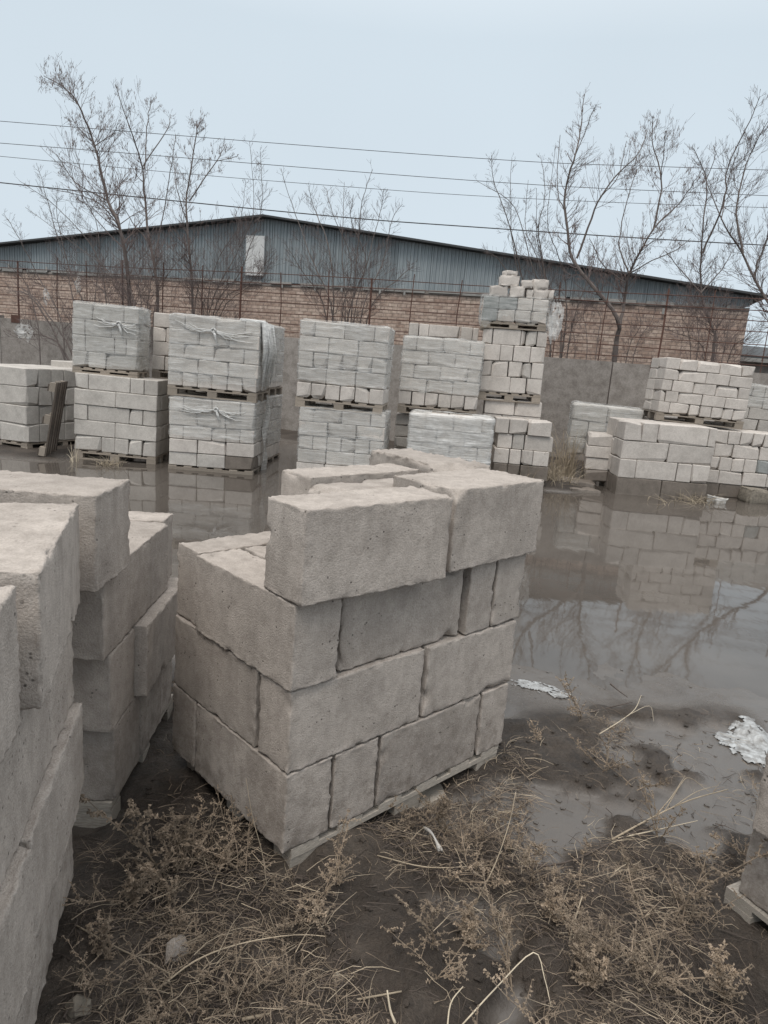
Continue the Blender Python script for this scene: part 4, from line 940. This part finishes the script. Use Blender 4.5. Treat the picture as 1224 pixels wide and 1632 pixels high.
# ice
def ice(lab, px, sx, sy, seed, rz, thick=.012, z=.005, hole=.0):
    p_ = atZ(*px, z); g = max(0, ground_h(p_.x, p_.y)) + .002; n = 54; v = []; f = []; H = []
    for j in range(n+1):
        for i in range(n+1):
            u, w = i/n*2-1, j/n*2-1; q = V((u*1.7+seed, w*1.7, 0)); e_ = 1-math.hypot(u, w)+.8*mn.fractal(q*1.3, .8, 2., 6)+hole
            hh = thick*min(1, max(-.6, e_*4))+.004*mn.noise(q*9); x_, y_ = u*sx*1.3, w*sy*1.3
            gg = ground_h(p_.x+x_*math.cos(rz)-y_*math.sin(rz), p_.y+x_*math.sin(rz)+y_*math.cos(rz))
            H.append(e_); v.append((x_, y_, hh+max(gg, 0)-g+.003))
    for j in range(n):
        for i in range(n):
            q = (j*(n+1)+i, j*(n+1)+i+1, (j+1)*(n+1)+i+1, (j+1)*(n+1)+i)
            if max(H[k] for k in q) > .25: f.append(q)
    return tag(put('ice_patch', mesh('ice_patch', v, f, True), M_ICE, loc=(p_.x, p_.y, g), rot=(0, 0, rz)), lab, 'ice')
ice('larger patch of dirty white ice at the right edge by the silt', (1222, 1192), .20, .19, 3, .2, .006, .005, .0)
ice('thin strip of ice beside the right corner of the big stack', (855, 1096), .12, .06, 5, -.5, .004, .002)
ice('tiny shard of ice between the thin strip and the silt', (895, 1110), .05, .03, 9, .4, .005)
# reeds near the tower and tufts
def tuft(lab, base, n, hgt, spread, seed, Y, mat=M_STRAW, name='dry_reeds', lean=0.):
    p_ = atZ(*base, .02) if Y is None else atY(*base, Y); r = random.Random(seed); b = MB()
    for _ in range(n):
        x, y = r.gauss(0, spread*.3), r.gauss(0, spread*.3); a = r.uniform(0, 6.28); s = r.random()*spread; l = hgt*r.uniform(.4, 1.1); pts = []; bend = r.random()**2
        for t in range(6):
            u = t/5; pts.append((x+math.cos(a)*s*u*u+lean*u*u, y+math.sin(a)*s*u*u*.7, l*(u-bend*.7*u**3)-.03))
        b.tube(pts, [.007*(1-.75*t/5)*(.6+.5*r.random()) for t in range(6)], 3, False)
    return tag(put(name, b.mesh(name), mat, loc=(p_.x, p_.y, 0.0)), lab, 'reeds')
tuft('dry reeds standing right of the tall tower, against the wall', (900, 745), 110, 1.05, .45, 1, 12.6)
tuft('pile of flattened straw at the foot of the tall tower', (880, 775), 160, .5, .55, 2, 11.5)
tuft('thin dry reeds rising in front of the tower foot', (830, 755), 60, .65, .5, 3, 11.3, M_WEED)
tuft('small straw island in the water before the very large blocks', (1110, 800), 80, .22, .5, 4, 11.0, M_STRAW)
tuft('tuft of pale grass in the water edge at left', (175, 742), 50, .2, .25, 5, 10.1, M_STRAW)
tuft('pale stems by the left corner of the long-block stack', (117, 728), 14, .35, .12, 6, 10.2, M_STRAWP)
tuft('few thin stalks standing in the water at right', (1060, 815), 9, .25, .5, 7, 10.6, M_STRAW)
me = rough_block(.30, .16, .10, 81, st=.04, rad=.03, chip=2, amp=8); p_ = atY(1135, 792, 11.15)
tag(put('pale_rubbish', me, M_PALE, loc=(p_.x-.1, p_.y, .0), rot=(0, .1, -.4)), 'pale lump of rubbish on the straw island in the water', 'rubbish')
me = rough_block(.42, .3, .26, 82, st=.05, rad=.05, chip=2, amp=6); p_ = atY(1212, 800, 11.3)
tag(put('boulder', me, M_STONE, loc=(p_.x-.2, p_.y, -.02), rot=(0, .05, .2)), 'tan boulder in the water at the right edge', 'stone')
for k, (x, y, w, d, hh, Y, lab) in enumerate(((905, 752, .9, .5, .16, 11.6, 'dark wet slab lying in front of the tower foot'), (815, 762, 1.0, .5, .2, 10.9, 'dark earth-stained slab under the crumbling stack'), (935, 788, .5, .3, .1, 11.0, 'half-sunk dark plank in the water by the straw'))):
    p_ = atY(x, y, Y); tag(put('wet_slab', rough_block(w, d, hh, 90+k, st=.05, rad=.03, chip=2, amp=5), M_WET, loc=(p_.x-w/2, p_.y, -.04), rot=(0, .03, .2*k-.2)), lab, 'slab')
# torn film caught on the fence and twigs
def rag(lab, px, Y, w, hh, seed):
    p_ = atY(*px, Y); r = random.Random(seed); v = []; n = 9; m = 9
    for j in range(m+1):
        for i in range(n+1):
            u = i/n-.5; t = j/m; ww = w*(.35+.65*math.sin(t*2.6+.3)*r.uniform(.85, 1.1)); v.append((u*ww+.05*mn.noise(V((t*3, seed, 0))), .05*mn.noise(V((u*5, t*5, seed))), -t*hh*(1+.5*mn.noise(V((u*4, seed, 3))))+.05*mn.noise(V((u*6, seed, 1)))))
    f = [(j*(n+1)+i, j*(n+1)+i+1, (j+1)*(n+1)+i+1, (j+1)*(n+1)+i) for j in range(m) for i in range(n) if r.random() > .16]
    tag(put('torn_film', mesh('torn_film', v, f, True), M_FILMD, loc=p_), lab, 'plastic', 'torn plastic on the fence')
rag('torn white plastic caught high on the fence at left', (124, 440), 17.2, .14, .35, 1)
rag('small white plastic scrap on the fence lower left', (73, 460), 17.2, .16, .35, 2)
rag('ragged film snagged on the sapling before the yard wall', (38, 517), 13.1, .35, .25, 3)
rag('film fluttering at the right side of the top tower stack', (884, 480), 11.7, .25, .55, 4)
rag('whitish plastic sheet hanging behind the tower on the fence', (890, 482), 15.0, .3, .75, 5)
